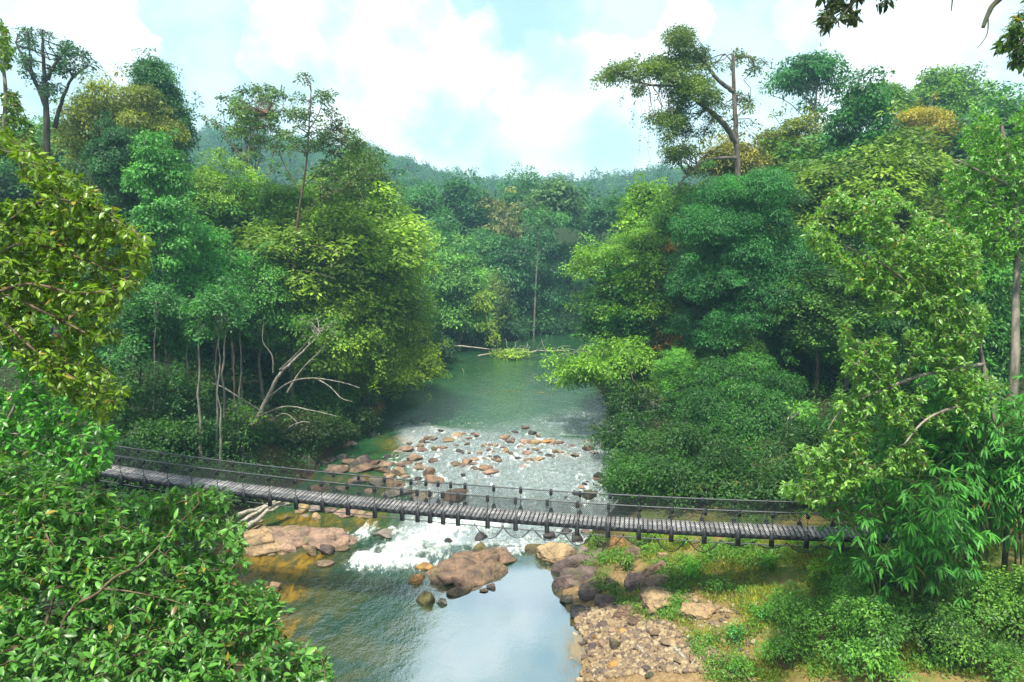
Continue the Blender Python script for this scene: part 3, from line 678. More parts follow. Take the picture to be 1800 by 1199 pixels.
box_tree("dark understory tree behind the bridge's right half", (1440, 700, 1640, 900), 38, "dome", (0.018, 0.075, 0.02), 0.55, bark="dark")
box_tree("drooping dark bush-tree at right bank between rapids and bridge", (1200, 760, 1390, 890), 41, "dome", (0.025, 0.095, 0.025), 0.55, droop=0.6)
# ---- left bank
box_tree("dark pointed crown breaking the left skyline", (205, 98, 335, 300), 62, "cone", (0.02, 0.085, 0.028), 0.6)
box_tree("dark ragged crown right of the pointed one on left skyline", (265, 168, 338, 290), 66, "dome", (0.02, 0.075, 0.03), 0.55)
box_tree("dusky vine-smothered tower left of the brighter vine tower", (158, 205, 252, 470), 48, "column", (0.016, 0.065, 0.03), 0.7, lk=0.7, droop=0.9, up=0.2)
box_tree("bright emerald vine-smothered tower on left bank", (228, 225, 335, 520), 46, "column", (0.04, 0.15, 0.045), 0.65, lk=0.85, droop=0.8, up=0.3)
box_tree("olive-yellow crown below the pointed left skyline tree", (120, 140, 310, 330), 58, "dome", G["olive"], 0.5)
box_tree("thin see-through crown on skyline left of the tall slender tree", (372, 155, 505, 300), 66, "sparse", (0.035, 0.08, 0.03), 0.55, n=60)
box_tree("light green crown with a dark bent limb on left bank", (330, 270, 460, 430), 60, "dome", (0.09, 0.19, 0.03), 0.5)
box_tree("mid-green crown behind the slender tree's left side", (440, 300, 570, 540), 60, "dome", G["mid"], 0.55)
box_tree("big feathery crown right of the slender tree on left bank", (535, 255, 695, 500), 66, "dome", (0.045, 0.11, 0.025), 0.45)
box_tree("tall mid-green tree at left bank's river corner", (590, 420, 745, 660), 67, "dome", (0.06, 0.14, 0.025), 0.55)
box_tree("yellow-green tree overhanging the river from the left bank", (610, 530, 772, 745), 61, "dome", G["yel"], 0.55, tx=640, lk=0.85)
box_tree("yellow-green crown left of the overhanging one", (500, 495, 680, 700), 56, "dome", (0.085, 0.165, 0.025), 0.55, lk=0.9)
box_tree("darker crown edging the left bank behind the yellow-green trees", (650, 340, 745, 580), 80, "column", (0.04, 0.10, 0.035), 0.55)
box_tree("slim grey-green crown farther up the left bank", (695, 400, 765, 600), 90, "column", (0.045, 0.12, 0.045), 0.55)
box_tree("emerald crown above the pale trunks on left bank", (255, 400, 430, 610), 50, "dome", G["emer"], 0.6)
box_tree("dark low crown over the leftmost pale trunks", (185, 475, 340, 660), 46, "dome", (0.018, 0.09, 0.032), 0.55)
box_tree("leafy crown left of the dead branches", (375, 430, 530, 660), 53, "dome", (0.035, 0.12, 0.03), 0.55)
box_tree("dark leafy bush-tree behind the dead branches", (450, 640, 640, 790), 58, "dome", (0.03, 0.09, 0.022), 0.55, tx=500)
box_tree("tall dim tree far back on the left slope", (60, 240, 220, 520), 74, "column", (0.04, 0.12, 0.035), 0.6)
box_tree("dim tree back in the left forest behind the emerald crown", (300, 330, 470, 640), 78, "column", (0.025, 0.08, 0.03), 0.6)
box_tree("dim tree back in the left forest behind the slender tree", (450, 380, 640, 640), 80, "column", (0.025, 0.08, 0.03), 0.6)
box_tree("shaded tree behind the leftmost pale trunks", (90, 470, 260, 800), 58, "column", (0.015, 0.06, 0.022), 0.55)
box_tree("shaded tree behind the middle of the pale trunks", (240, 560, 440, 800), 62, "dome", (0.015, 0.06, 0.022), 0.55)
# ---- far bank
FARG = "trees on the far bank at the river bend"
for (bx, Y, kind, c, cov, lab) in [
    ((735, 420, 865, 620), 104, "dome", G["pale"], .6, "pale green crown nearest the water left of the bend"),
    ((690, 325, 800, 500), 128, "dome", G["far"], .55, "broad mid-green crown at the left end of far treeline"),
    ((765, 305, 865, 470), 140, "dome", G["fard"], .55, "dark spreading crown second along far treeline"),
    ((840, 325, 930, 480), 136, "sparse", (0.09, 0.11, 0.06), .6, "brown-grey thin crown in far treeline"),
    ((925, 296, 1020, 430), 134, "umbrella", (0.035, 0.085, 0.04), .5, "tall umbrella-crowned tree topping the far treeline"),
    ((985, 345, 1070, 470), 150, "dome", G["far"], .55, "rounded crown right of the far umbrella tree"),
    ((845, 425, 950, 600), 122, "column", G["fard"], .6, "dark tall crown above the river bend's bank"),
    ((890, 400, 1000, 570), 131, "column", (0.025, 0.10, 0.05), .6, "blue-green tall crown behind the pale far trunk"),
    ((955, 420, 1060, 580), 140, "column", G["fard"], .6, "dark crown above the bare far bank"),
    ((815, 475, 892, 610), 114, "dome", (0.07, 0.12, 0.04), .6, "small olive crown right of the pale waterside crown"),
    ((1005, 400, 1100, 590), 146, "column", G["far"], .6, "crown at the right end of the far treeline"),
    ((680, 470, 760, 630), 98, "dome", G["far"], .55, "shaded crown between yellow-green overhang and pale waterside crown"),
    ((795, 400, 900, 560), 130, "column", G["far"], .6, "dense crown filling the middle of the far bank"),
    ((720, 380, 820, 560), 118, "dome", (0.035, 0.12, 0.05), .6, "grey-green crown behind the pale waterside crown"),
    ((1040, 362, 1072, 400), 128, "column", G["fard"], .7, "little dark vine-clad stump crown at far right"),
    ((1065, 343, 1097, 395), 126, "column", G["far"], .7, "slim dark vine-clad spire at the far right treeline"),
    ((870, 300, 960, 420), 152, "dome", G["far"], .55, "crown peeping between the thin crown and far umbrella tree"),
    ((620, 320, 720, 480), 120, "dome", G["far"], .5, "hazy crown behind the left bank's river corner"),
    ((1085, 380, 1200, 560), 120, "column", G["far"], .55, "hazy crown behind the leaning bright tree")]:
    box_tree(lab, bx, Y, kind, c, cov, group=FARG, lk=0.9)


# ------------------------------------------------------------------ fill trees: protos, then copies sharing their meshes
SKY = np.array([(-200, 130), (0, 150), (100, 175), (200, 185), (330, 250), (370, 300), (450, 300), (520, 310), (650, 315), (690, 362), (800, 366), (1000, 372), (1080, 385), (1150, 330), (1200, 310), (1300, 290), (1350, 215), (1450, 180), (1560, 180), (1620, 165), (1800, 140), (2000, 140)], float)
FILLC = [(0.05, 0.13, 0.022), (0.035, 0.10, 0.022), (0.08, 0.155, 0.02), (0.024, 0.09, 0.028), (0.045, 0.14, 0.028), (0.06, 0.11, 0.02)]
protos = []
def fill_tree(px, Y, dtop, label, group, wide=1.0):
    X = at_y(px, 600, Y)[0]
    if px < 900: X = min(X, Lx(np.array([Y]))[0] - 1.5) if Y < 112 else X
    else: X = max(X, Rx(np.array([Y]))[0] + 1.5) if Y < 96 else X
    gz = h1(X, Y); top = at_y(px, np.interp(px, SKY[:, 0], SKY[:, 1]) + dtop, Y)[2]; hh = max(top - gz, 5)
    k = rng.integers(6)
    if k < len(protos) and len(protos) == 6: o = copy_tree(protos[k])
    else:
        k = len(protos)
        o = make_tree(label, 0, 300, (0, 300, 12.5), (5.2, 5.2, 8.2), ["column", "dome", "column", "dome", "column", "dome"][k], (.1, .1, .1), .40, .55, base=0.0, bark=["grey", "brown"][k % 2], crk=1.15)
        protos.append(o)
    s = hh / 20.6
    o.location = (X, Y, gz - .1); o.scale = (s * wide * rng.uniform(.9, 1.3), s * wide * rng.uniform(.9, 1.3), s); o.rotation_euler = (0, 0, rng.uniform(0, 6.28))
    c = np.array(FILLC[rng.integers(6)]) * rng.uniform(.8, 1.2)
    for ch in o.children:
        if ch.name.startswith("crown"): ch.color = (*c, 1)
    tag(o, label, "tree", group); o.name = "forest_tree"
for k in range(30):
    px = 20 + 640 * (k + rng.random()) / 30; fill_tree(px, rng.uniform(58, 92), rng.uniform(0, 110), "leafy tree of the dense left bank forest behind the waterside trees", "background trees of the left bank forest", 1.1)
for k in range(14):
    px = 420 + 320 * (k + rng.random()) / 14; fill_tree(px, rng.uniform(62, 100), rng.uniform(140, 260), "lower leafy tree of the dense left bank forest near the river corner", "lower trees of the left bank forest", 1.2)
for k in range(26):
    px = 1080 + 760 * (k + rng.random()) / 26; fill_tree(px, rng.uniform(58, 96), rng.uniform(5, 120) if not 1530 < px < 1710 else rng.uniform(130, 180), "leafy tree of the dense right bank forest behind the waterside trees", "background trees of the right bank forest", 1.1)
for k in range(12):
    px = 1090 + 480 * (k + rng.random()) / 12; fill_tree(px, rng.uniform(46, 62), rng.uniform(240, 420), "lower leafy tree of the right bank forest in the shade", "lower trees of the right bank forest", 1.25)
for k in range(18):
    px = 680 + 420 * (k + rng.random()) / 18; fill_tree(px, rng.uniform(125, 165), rng.uniform(5, 120), "hazy leafy tree of the forest behind the river bend", "hazy trees behind the river bend", 1.2)

# ------------------------------------------------------------------ special trees
def px_path(L):  # (px, py, Y)
    return np.array([at_y(*p) for p in L])
def smooth_path(P, n=24):
    P = np.asarray(P, float); t = np.linspace(0, len(P) - 1, n); i = np.clip(t.astype(int), 0, len(P) - 2); f = (t - i)[:, None]
    p0 = P[np.maximum(i - 1, 0)]; p1 = P[i]; p2 = P[i + 1]; p3 = P[np.minimum(i + 2, len(P) - 1)]
    return 0.5 * ((2 * p1) + (p2 - p0) * f + (2 * p0 - 5 * p1 + 4 * p2 - p3) * f ** 2 + (3 * p1 - p0 - 3 * p2 + p3) * f ** 3)
def special_tree(label, paths, clumps, color, ln, cov, bark, name="forest_tree", strands=None, group=None, wk=0.42, up=0.55, droop=0.3, mat=None):
    """paths: list of (px path, r0, r1); the first starts at the ground. clumps: (px,py,Y,rpx,flat)"""
    P0 = px_path(paths[0][0]); b0 = P0[0]; org = np.array([b0[0], b0[1], h1(b0[0], b0[1]) - 0.1])
    root = empty(name, org, label, "tree", group)
    mbw = MB()
    first = True
    for (pl, r0, r1) in paths:
        P = px_path(pl)
        if first: P[0] = org; first = False
        P = smooth_path(P, max(8, 5 * len(P))); t = np.linspace(0, 1, len(P))
        P[1:-1] += rng.normal(size=(len(P) - 2, 3)) * r0 * 0.07
        mbw.tube(P, r0 + (r1 - r0) * t, 8, cap=False)
    cl = []
    for (px, py, Y, rp, fl) in clumps:
        c = at_y(px, py, Y); r = rp * Y / FOC; cl.append([*c, r, r, r * fl])
    t = None
    allp = np.concatenate([smooth_path(px_path(pl), 12) for (pl, _, _) in paths])
    for c in cl:
        k = np.argmin(np.linalg.norm(allp - np.array(c[:3]), axis=1)); limb(mbw, allp[k], c[:3], 0.05, 0.02, 0.05, 0.1, 6, 5)
        for _ in range(4):
            e = np.array(c[:3]) + nz(rng.normal(size=3) + np.array([0, 0, .3])) * np.array(c[3:]) * 0.9
            limb(mbw, c[:3], e, 0.022, 0.008, 0.05, 0.1, 4, 4)
    t = mbw.build("trunk", M_BARK, root, smooth=True, origin=org); t.color = (*BARKS[bark], 1)
    mbl = MB(); foliage(mbl, cl, ln, cov, wk, up, droop)
    o = mbl.build("crown", mat or M_LEAF, root, origin=org); o.color = (*color, 1)
    if strands:
        mv = MB()
        for (px, py0, py1, Y) in strands:
            p0 = at_y(px, py0, Y); p1 = at_y(px + rng.uniform(-14, 8), py1, Y); P = limb(mv, p0, p1, 0.012, 0.008, 0.0, 0.03, 9, 4)
            n = 22; tt = rng.random(n); pos = p0 + (p1 - p0) * tt[:, None] + rng.normal(size=(n, 3)) * 0.14
            leaf_quads(mv, pos, rng.normal(size=(n, 3)) - np.array([0, 0, .7]), rng.normal(size=(n, 3)), np.full(n, ln * 0.9), np.full(n, ln * 0.4), rng.normal(.4, .1, n))
        v = mv.build("hanging_vines", M_LEAF, root, origin=org); v.color = (*[c * 0.8 for c in color], 1)
    return root
def scat(cx, cy, Y, wx_, wy_, n, r0, r1, fl=0.65, dy=2.0):
    return [(cx + rng.normal() * wx_ * 0.5, cy + rng.normal() * wy_ * 0.5, Y + rng.normal() * dy, rng.uniform(r0, r1), fl) for _ in range(n)]
special_tree("towering emergent with bare forked trunk and lopsided mossy crown on right bank",
    [([(1300, 560, 56), (1298, 400, 56), (1296, 290, 56), (1292, 200, 56), (1288, 95, 56)], 0.36, 0.12),
     ([(1294, 250, 56), (1270, 215, 55.5), (1235, 185, 55), (1190, 150, 54.5), (1150, 125, 54)], 0.26, 0.09),
     ([(1288, 160, 56), (1262, 140, 55.6), (1235, 105, 55.4), (1212, 70, 55)], 0.20, 0.07),
     ([(1190, 150, 54.5), (1150, 150, 54), (1110, 140, 53.5), (1082, 125, 53)], 0.11, 0.05),
     ([(1295, 278, 56), (1250, 280, 55), (1215, 300, 54.5), (1180, 345, 54)], 0.14, 0.05),
     ([(1288, 110, 56), (1300, 100, 56), (1318, 100, 56.5)], 0.09, 0.04), ([(1288, 110, 56), (1275, 95, 56)], 0.07, 0.03)],
    scat(1205, 75, 55, 28, 36, 13, 14, 22) + scat(1085, 132, 53.5, 34, 22, 13, 11, 17) + scat(1170, 120, 54, 40, 22, 16, 15, 23) + scat(1205, 160, 54.5, 46, 30, 19, 15, 25)
    + scat(1180, 215, 54.5, 40, 34, 16, 12, 20) + scat(1195, 265, 55, 34, 26, 13, 12, 18) + scat(1238, 105, 55, 22, 18, 7, 10, 15) + scat(1300, 108, 56, 34, 22, 10, 7, 11) + scat(1250, 215, 56, 26, 40, 10, 9, 14) + scat(1310, 180, 57, 16, 44, 9, 7, 11) + scat(1120, 160, 53.6, 24, 12, 6, 7, 11),
    (0.045, 0.085, 0.018), 0.22, 0.55, "mast", name="emergent_tree",
    strands=[(1130, 150, 270, 54), (1140, 160, 300, 54), (1150, 170, 255, 54.5), (1160, 200, 310, 54.5), (1175, 230, 320, 55), (1118, 160, 220, 53.5), (1185, 240, 330, 55), (1205, 230, 330, 55), (1100, 150, 190, 53.5)])
special_tree("tall slender tree with open wispy crown on left bank",
    [([(510, 640, 54), (514, 500, 54), (522, 400, 54), (538, 290, 54), (544, 210, 54), (547, 160, 54)], 0.15, 0.035),
     ([(532, 330, 54), (560, 300, 54), (585, 250, 54), (595, 225, 54)], 0.05, 0.02), ([(542, 230, 54), (560, 200, 54.2), (572, 165, 54.4)], 0.06, 0.02),
     ([(530, 340, 54), (500, 290, 54), (480, 240, 54), (470, 200, 54)], 0.05, 0.02), ([(515, 440, 54), (550, 432, 53), (600, 445, 52.5)], 0.06, 0.02), ([(515, 480, 54), (545, 478, 53), (590, 490, 52.5)], 0.07, 0.02), ([(524, 390, 54), (560, 350, 53.6), (610, 330, 53)], 0.05, 0.02)],
    scat(538, 134, 54, 12, 6, 2, 6, 9, .4) + scat(566, 172, 54.3, 20, 22, 5, 7, 11) + scat(600, 235, 54, 34, 34, 9, 9, 15) + scat(470, 195, 54, 60, 40, 20, 9, 14) + scat(420, 200, 55, 44, 40, 14, 8, 14) + scat(560, 250, 54, 60, 40, 14, 8, 13) + scat(625, 280, 53.6, 40, 44, 16, 10, 16)
    + scat(600, 330, 53, 40, 26, 8, 10, 16) + scat(490, 240, 54, 30, 30, 7, 8, 12) + scat(580, 205, 54, 14, 14, 3, 7, 10) + scat(520, 200, 54, 18, 20, 4, 7, 10) + scat(640, 340, 54, 22, 30, 5, 10, 15),
    (0.035, 0.08, 0.025), 0.25, 0.7, "brown", name="slender_tree")
special_tree("dark thick-limbed tree with tufted arms against the left sky",
    [([(84, 420, 50), (84, 300, 50), (82, 215, 50), (80, 160, 50), (76, 100, 50), (75, 52, 50)], 0.30, 0.06), ([(82, 190, 50), (65, 150, 50), (45, 110, 50), (28, 75, 50)], 0.18, 0.06),
     ([(84, 140, 50), (95, 115, 50), (115, 90, 50.3)], 0.14, 0.05), ([(96, 225, 50.5), (108, 180, 50.5), (125, 140, 50.5), (150, 120, 51)], 0.16, 0.05), ([(70, 160, 50), (55, 120, 50), (50, 60, 50)], 0.1, 0.04)],
    scat(50, 62, 50, 12, 20, 6, 8, 12) + scat(82, 65, 50, 16, 10, 4, 6, 9) + scat(45, 110, 50, 14, 24, 6, 8, 11) + scat(118, 98, 50.3, 26, 22, 8, 8, 13) + scat(75, 150, 50, 22, 30, 8, 8, 12) + scat(140, 120, 51, 22, 12, 6, 7, 11) + scat(110, 125, 50.4, 14, 18, 5, 7, 11),
    (0.014, 0.05, 0.028), 0.22, 0.6, "dark", name="emergent_tree")
special_tree("bowed dead-limbed tree sprawling from left bank over the boulders",
    [([(405, 810, 47), (440, 750, 47), (470, 700, 47), (490, 660, 47), (520, 630, 47.5), (560, 590, 48)], 0.22, 0.05),
     ([(470, 700, 47), (510, 672, 46), (550, 665, 45), (600, 672, 44.5), (632, 682, 44)], 0.07, 0.02),
     ([(555, 665, 45), (580, 680, 44.5), (600, 700, 44), (620, 706, 44)], 0.05, 0.02),
     ([(450, 735, 47), (500, 715, 45.5), (550, 722, 45), (592, 732, 44.5)], 0.08, 0.02),
     ([(480, 655, 47), (478, 625, 47), (462, 600, 47), (464, 565, 47)], 0.06, 0.02), ([(492, 650, 47), (525, 618, 46.5), (545, 595, 46), (560, 580, 46)], 0.055, 0.015),
     ([(505, 690, 47), (530, 650, 47), (560, 620, 47), (575, 600, 47)], 0.08, 0.02), ([(440, 770, 47), (470, 745, 46), (500, 727, 45.5), (525, 745, 45)], 0.06, 0.02),
     ([(420, 800, 46.5), (470, 775, 46), (520, 745, 45.5), (545, 742, 45)], 0.10, 0.02), ([(360, 672, 45), (390, 680, 45), (430, 705, 45), (480, 735, 45.2)], 0.06, 0.05)],
    scat(560, 570, 48, 60, 24, 10, 14, 22), (0.05, 0.13, 0.025), 0.24, 0.4, "pale", name="dead_limbed_tree")
# slender pale trunks of the left bank stand
ST = [(196, 640, 800, 41, "pale"), (214, 620, 795, 42, "grey"), (222, 690, 800, 40, "pale"), (238, 600, 790, 43, "pale"), (270, 590, 742, 42, "pale"), (292, 600, 745, 44, "brown"), (283, 640, 740, 45, "grey"), (308, 620, 750, 46, "grey"),
      (330, 640, 745, 45, "grey"), (378, 590, 790, 41, "pale"), (392, 580, 770, 43, "grey"), (384, 600, 780, 40, "pale"), (413, 620, 740, 48, "brown"), (421, 600, 745, 49, "grey"), (427, 620, 745, 50, "grey"), (250, 640, 790, 47, "dark"), (345, 620, 700, 40, "pale")]
for k, (px, py0, py1, Y, bk) in enumerate(ST):
    p = at_y(px, py1, Y); X = min(p[0], Lx(np.array([Y]))[0] - 1.0); top = at_y(px + rng.uniform(-8, 8), py0 - 60, Y)
    make_tree(f"slender {bk} trunk, {ORD[k]} of the stand behind the bridge's left end", X, Y, top, (1.3, 1.3, 1.5), "dome", (0.022, 0.09, 0.03), 0.23, 0.4, bark=bk, tr=0.06 + 0.045 * rng.random(), group="slender trunks of the left bank stand", name="slender_tree", n=9, limbs=5, fork=0.75)

# pale far trunk, leaning vine tree, fallen tree across the pool
special_tree("thin pale bare trunk standing out on the far bank", [([(938, 580, 118), (941, 520, 118), (945, 450, 118), (947, 395, 118)], 0.17, 0.09)], scat(946, 385, 118, 26, 16, 6, 12, 18), G["far"], 0.5, 0.5, "pale", name="slender_tree")
special_tree("vine-draped tree leaning over the pool at the bend", [([(800, 606, 101), (815, 580, 101), (832, 545, 101), (845, 510, 101)], 0.3, 0.1), ([(845, 520, 101), (855, 560, 99), (866, 600, 97), (874, 618, 96)], 0.1, 0.05)],
    scat(842, 540, 100, 26, 30, 9, 9, 14) + scat(858, 575, 98.5, 16, 22, 7, 6, 9) + scat(868, 602, 97, 8, 10, 4, 4, 6), (0.11, 0.19, 0.03), 0.4, 0.5, "brown", name="leaning_tree")
pA, pB = at_z(815, 619, .25), at_z(1010, 617, .2)
root = empty("fallen_tree", (pA[0], pA[1], 0), "fallen bleached tree lying across the far end of the green pool", "fallen tree")
org = np.array([pA[0], pA[1], 0.0]); mbw = MB()
limb(mbw, at_z(785, 608, 1.2), at_z(905, 620, .3), .12, .08, .02, .01, 10, 8); limb(mbw, at_z(900, 620, .3), at_z(1000, 616, .25), .16, .06, .01, .02, 10, 6)
for k in range(16):
    s = at_z(rng.uniform(870, 1000), 619, .25); e = s + np.array([rng.uniform(-1, 3), rng.uniform(-2, 2), rng.uniform(.4, 1.9)]); limb(mbw, s, e, .06, .02, .1, .1, 6, 4)
limb(mbw, at_z(840, 626, .3), at_z(880, 620, .3), .14, .08, .02, .02, 6, 6)
t = mbw.build("log", M_DRIFT, root, True, origin=org)
mbl = MB(); cl = [[*at_z(905 + rng.normal() * 16, 622, .5 + .3 * rng.random()), 1.1, 1.0, .6] for _ in range(9)]; foliage(mbl, cl, .42, .5)
o = mbl.build("foliage", M_LEAF, root, origin=org); o.color = (0.13, 0.22, 0.05, 1)
mbw = MB(); s = at_z(814, 662, 0); mbw.tube([s + [0, 0, -.3], s + [.1, 0, .5], s + [-.05, 0, 1.0]], [.05, .04, .02], 6); o = mbw.build("snag", M_DRIFT, None, origin=s); tag(o, "small pale snag poking out of the green pool", "driftwood")
mbw = MB(); s0, s1 = at_z(742, 645, .8), at_z(778, 655, .05); limb(mbw, s0, s1, .12, .04, .1, .06, 9, 6); limb(mbw, s0 * .6 + s1 * .4, s0 * .4 + s1 * .6 + [1, 0, .8], .05, .02, .1, .1, 6, 5)
o = mbw.build("driftwood", M_DRIFT, None, origin=s1); tag(o, "fallen branch dipping into the pool from the left bank", "driftwood")

# bleached fibrous log under the bridge's left part
mbw = MB(); a0 = at_z(412, 932, .6); a1 = at_z(500, 876, 1.4)
for k in range(11):
    o1 = rng.normal(size=3) * np.array([.22, .22, .16]); o2 = rng.normal(size=3) * np.array([.12, .12, .1])
    limb(mbw, a0 + o1 * 1.2, a1 + o2, rng.uniform(.08, .16), .05, .03, .03, 12, 6)
o = mbw.build("driftwood_log", M_DRIFT, None, smooth=True, origin=a0); tag(o, "splintered bleached driftwood log jammed below the bridge", "driftwood")
for (p, q_, r, lab) in [((1122, 1140), (1138, 1160), .07, "grey driftwood stick beside a grass tuft on the gravel"), ((1184, 1142), (1206, 1165), .08, "long pale stick lying across the gravel's right side"),
                        ((1205, 1128), (1212, 1120), .05, "short white stick near the yellowish rock"), ((1216, 1172), (1221, 1164), .05, "short grey stick at the bottom of the gravel")]:
    a0 = hit(*p); a1 = hit(*q_); mbw = MB(); limb(mbw, a0 + [0, 0, .08], a1 + [0, 0, .1], r, r * .7, .02, .02, 6, 6)
    o = mbw.build("driftwood_stick", M_DRIFT, None, True, origin=a0); tag(o, lab, "driftwood")

# ------------------------------------------------------------------ near trees with whorled leaves
def near_tree(name, label, limbs_, poly, depth, nw, ln, color, bark, per=8, trunk=None, mat=None, cat="tree", wk=0.38, dj=1.4, droop=0.3, tw=0.006, gap=-0.2):
    """limbs_: list of (list of (px,py,D), r0, r1); poly: px polygon; depth(px,py)"""
    mbw = MB(); nodes = []
    P0 = np.array([at_d(*p) for p in limbs_[0][0]])
    b0 = np.asarray(trunk, float) if trunk is not None else P0[0]
    gz = h1(b0[0], b0[1]); org = np.array([b0[0], b0[1], gz - 0.1])
    root = empty(name, org, label, cat)
    for k, (pl, r0, r1) in enumerate(limbs_):
        P = np.array([at_d(*p) for p in pl])
        if k == 0 and trunk is not None:
            P = np.concatenate([[org, org * .5 + P[0] * .5 + np.array([0.15, 0, 0])], P])
        P = smooth_path(P, max(10, 6 * len(P))); mbw.tube(P, np.linspace(r0, r1, len(P)), 8, cap=False); nodes.append(P)
    N = np.concatenate(nodes)
    poly = np.asarray(poly, float); lo, hi = poly.min(0), poly.max(0); pts = []
    while len(pts) < nw:
        c = rng.uniform(lo, hi); x, y = c
        ins = False; j = len(poly) - 1
        for i_ in range(len(poly)):
            if (poly[i_, 1] > y) != (poly[j, 1] > y) and x < (poly[j, 0] - poly[i_, 0]) * (y - poly[i_, 1]) / (poly[j, 1] - poly[i_, 1]) + poly[i_, 0]: ins = not ins
            j = i_
        if ins:
            if vnoise(x / 48.0, y / 48.0) + .5 * vnoise(x / 21.0, y / 21.0) < gap: continue
            pts.append(at_d(x, y, depth(x, y) + rng.uniform(-.3, 1) * dj))
    W = np.array(pts)
    d0 = np.linalg.norm(W[:, None] - N[None], axis=2).min(1); W = W[np.argsort(d0)]
    axes = []
    NN = np.zeros((len(N) + len(W), 3)); NN[:len(N)] = N; c_ = len(N)
    for w in W:
        k = np.argmin(np.linalg.norm(NN[:c_] - w, axis=1)); s = NN[k]; L = np.linalg.norm(w - s)
        t = np.linspace(0, 1, 5)[:, None]; Pp = s * (1 - t) + w * t + np.array([0, 0, .06 * L]) * np.sin(t * math.pi) + rng.normal(size=(5, 3)) * .015 * L
        Pp[0] = s; Pp[-1] = w; mbw.tube(Pp, np.linspace(tw * 1.3, tw * .5, 5), 4, cap=False)
        axes.append(nz(w - s + np.array([0, 0, .35 * L])) if L > 1e-3 else np.array([0, 0, 1.])); NN[c_] = w; c_ += 1
    A = np.array(axes); ct = rng.normal(0.45, .10, len(W))
    li = np.repeat(np.arange(len(W)), per); K = len(li); a = A[li]; r_ = nz(np.cross(a, rng.normal(size=(K, 3))))
    back = rng.uniform(0, 1, K)[:, None]
    pos = W[li] - a * back * ln * .9
    dr_ = a * rng.uniform(.1, .8, K)[:, None] + r_ + np.array([0, 0, -droop]) + rng.normal(size=(K, 3)) * .15
    nm = np.array([0, 0, 1.]) * .9 + a * .3 + rng.normal(size=(K, 3)) * .35
    L = ln * rng.uniform(.4, 1.3, K); mbl = MB()
    leaf_ovals(mbl, pos, dr_, nm, L, L * wk * rng.uniform(.85, 1.15, K), np.where(rng.random(K) < .012, 1.0, np.where(rng.random(K) < .010, 0.0, np.clip(ct[li] + rng.normal(0, .16, K), .02, .97))))
    t = mbw.build("trunk", M_BARK, root, True, origin=org); t.color = (*BARKS[bark], 1)
    o = mbl.build("crown", mat or M_GLOSS, root, origin=org); o.color = (*color, 1)
    return root
near_tree("broadleaf_tree", "glossy big-leaved tree filling the lower left corner below the bridge",
    [([(90, 1190, 8.9), (180, 1035, 8.9), (250, 990, 9.4), (310, 925, 9.8), (350, 885, 9.9)], .028, .008), ([(180, 1035, 9.1), (230, 1040, 9.1), (300, 1055, 9.1)], .014, .006), ([(90, 1190, 8.9), (250, 1150, 8.9), (420, 1120, 9), (520, 1075, 9.2)], .03, .01),
     ([(60, 1150, 9), (100, 1020, 9.4), (75, 920, 9.7)], .025, .012), ([(300, 1150, 8.9), (430, 1170, 9), (570, 1160, 9.2)], .02, .01)],
    [(0, 800), (90, 820), (150, 850), (230, 870), (330, 855), (400, 860), (430, 915), (430, 985), (445, 1000), (505, 1065), (485, 1110), (575, 1150), (590, 1230), (-60, 1230), (-60, 800)],
    lambda x, y: 10.4 - (y - 830) * .0058 + x * .0012, 4300, .132, (0.043, 0.13, 0.034), "brown", per=8, trunk=(-6.5, 6.5, 0), dj=1.6, gap=-0.33)
near_tree("broadleaf_tree", "olive-leaved branches of the tree crossing the left edge above the bridge",
    [([(-120, 560, 9.5), (0, 520, 9.4), (70, 545, 9.2), (150, 585, 9)], .035, .012), ([(-60, 540, 9.5), (40, 500, 9.2), (130, 515, 9), (200, 510, 9)], .025, .01), ([(-60, 500, 9.5), (30, 430, 9.3), (130, 450, 9.2), (190, 475, 9)], .025, .01),
     ([(-60, 450, 9.5), (60, 360, 9.5), (150, 360, 9.4), (240, 410, 9.2)], .022, .009), ([(0, 560, 9.4), (90, 640, 9.2), (180, 690, 9)], .02, .009)],
    [(-60, 200), (20, 235), (110, 290), (190, 350), (265, 420), (255, 490), (215, 520), (215, 620), (195, 660), (235, 690), (180, 740), (120, 700), (60, 680), (-60, 700)],
    lambda x, y: 9.6 - x * .002, 2200, .115, (0.062, 0.125, 0.014), "brown", per=8, trunk=(-9.6, 7.5, 0), dj=1.6)
near_tree("broadleaf_tree", "vivid emerald leafy tree behind the olive branches at the left edge",
    [([(-100, 900, 15), (0, 760, 15), (60, 640, 15), (90, 520, 15)], .06, .02), ([(0, 760, 15), (100, 770, 15), (170, 780, 14.6)], .02, .01), ([(60, 640, 15), (-20, 500, 15), (-20, 350, 15.5)], .03, .015)],
    [(-60, 330), (60, 380), (120, 470), (150, 560), (150, 680), (210, 760), (190, 830), (90, 860), (-60, 860)], lambda x, y: 15.2 - x * .003, 2400, .16, (0.042, 0.165, 0.03), "grey", per=8, trunk=(-14.5, 13, 0), dj=2.5, gap=-0.36, wk=0.42)
near_tree("broadleaf_tree", "dim olive treetop cut off at the upper left edge of view",
    [([(-60, 420, 22), (-10, 300, 22), (10, 180, 22), (0, 80, 22)], .14, .04)], [(-60, 25), (5, 40), (25, 90), (18, 130), (40, 190), (70, 260), (70, 320), (-60, 320)], lambda x, y: 22, 1000, .17, (0.05, 0.11, 0.02), "grey", per=8, trunk=(-18, 21.5, 0), dj=2.5)
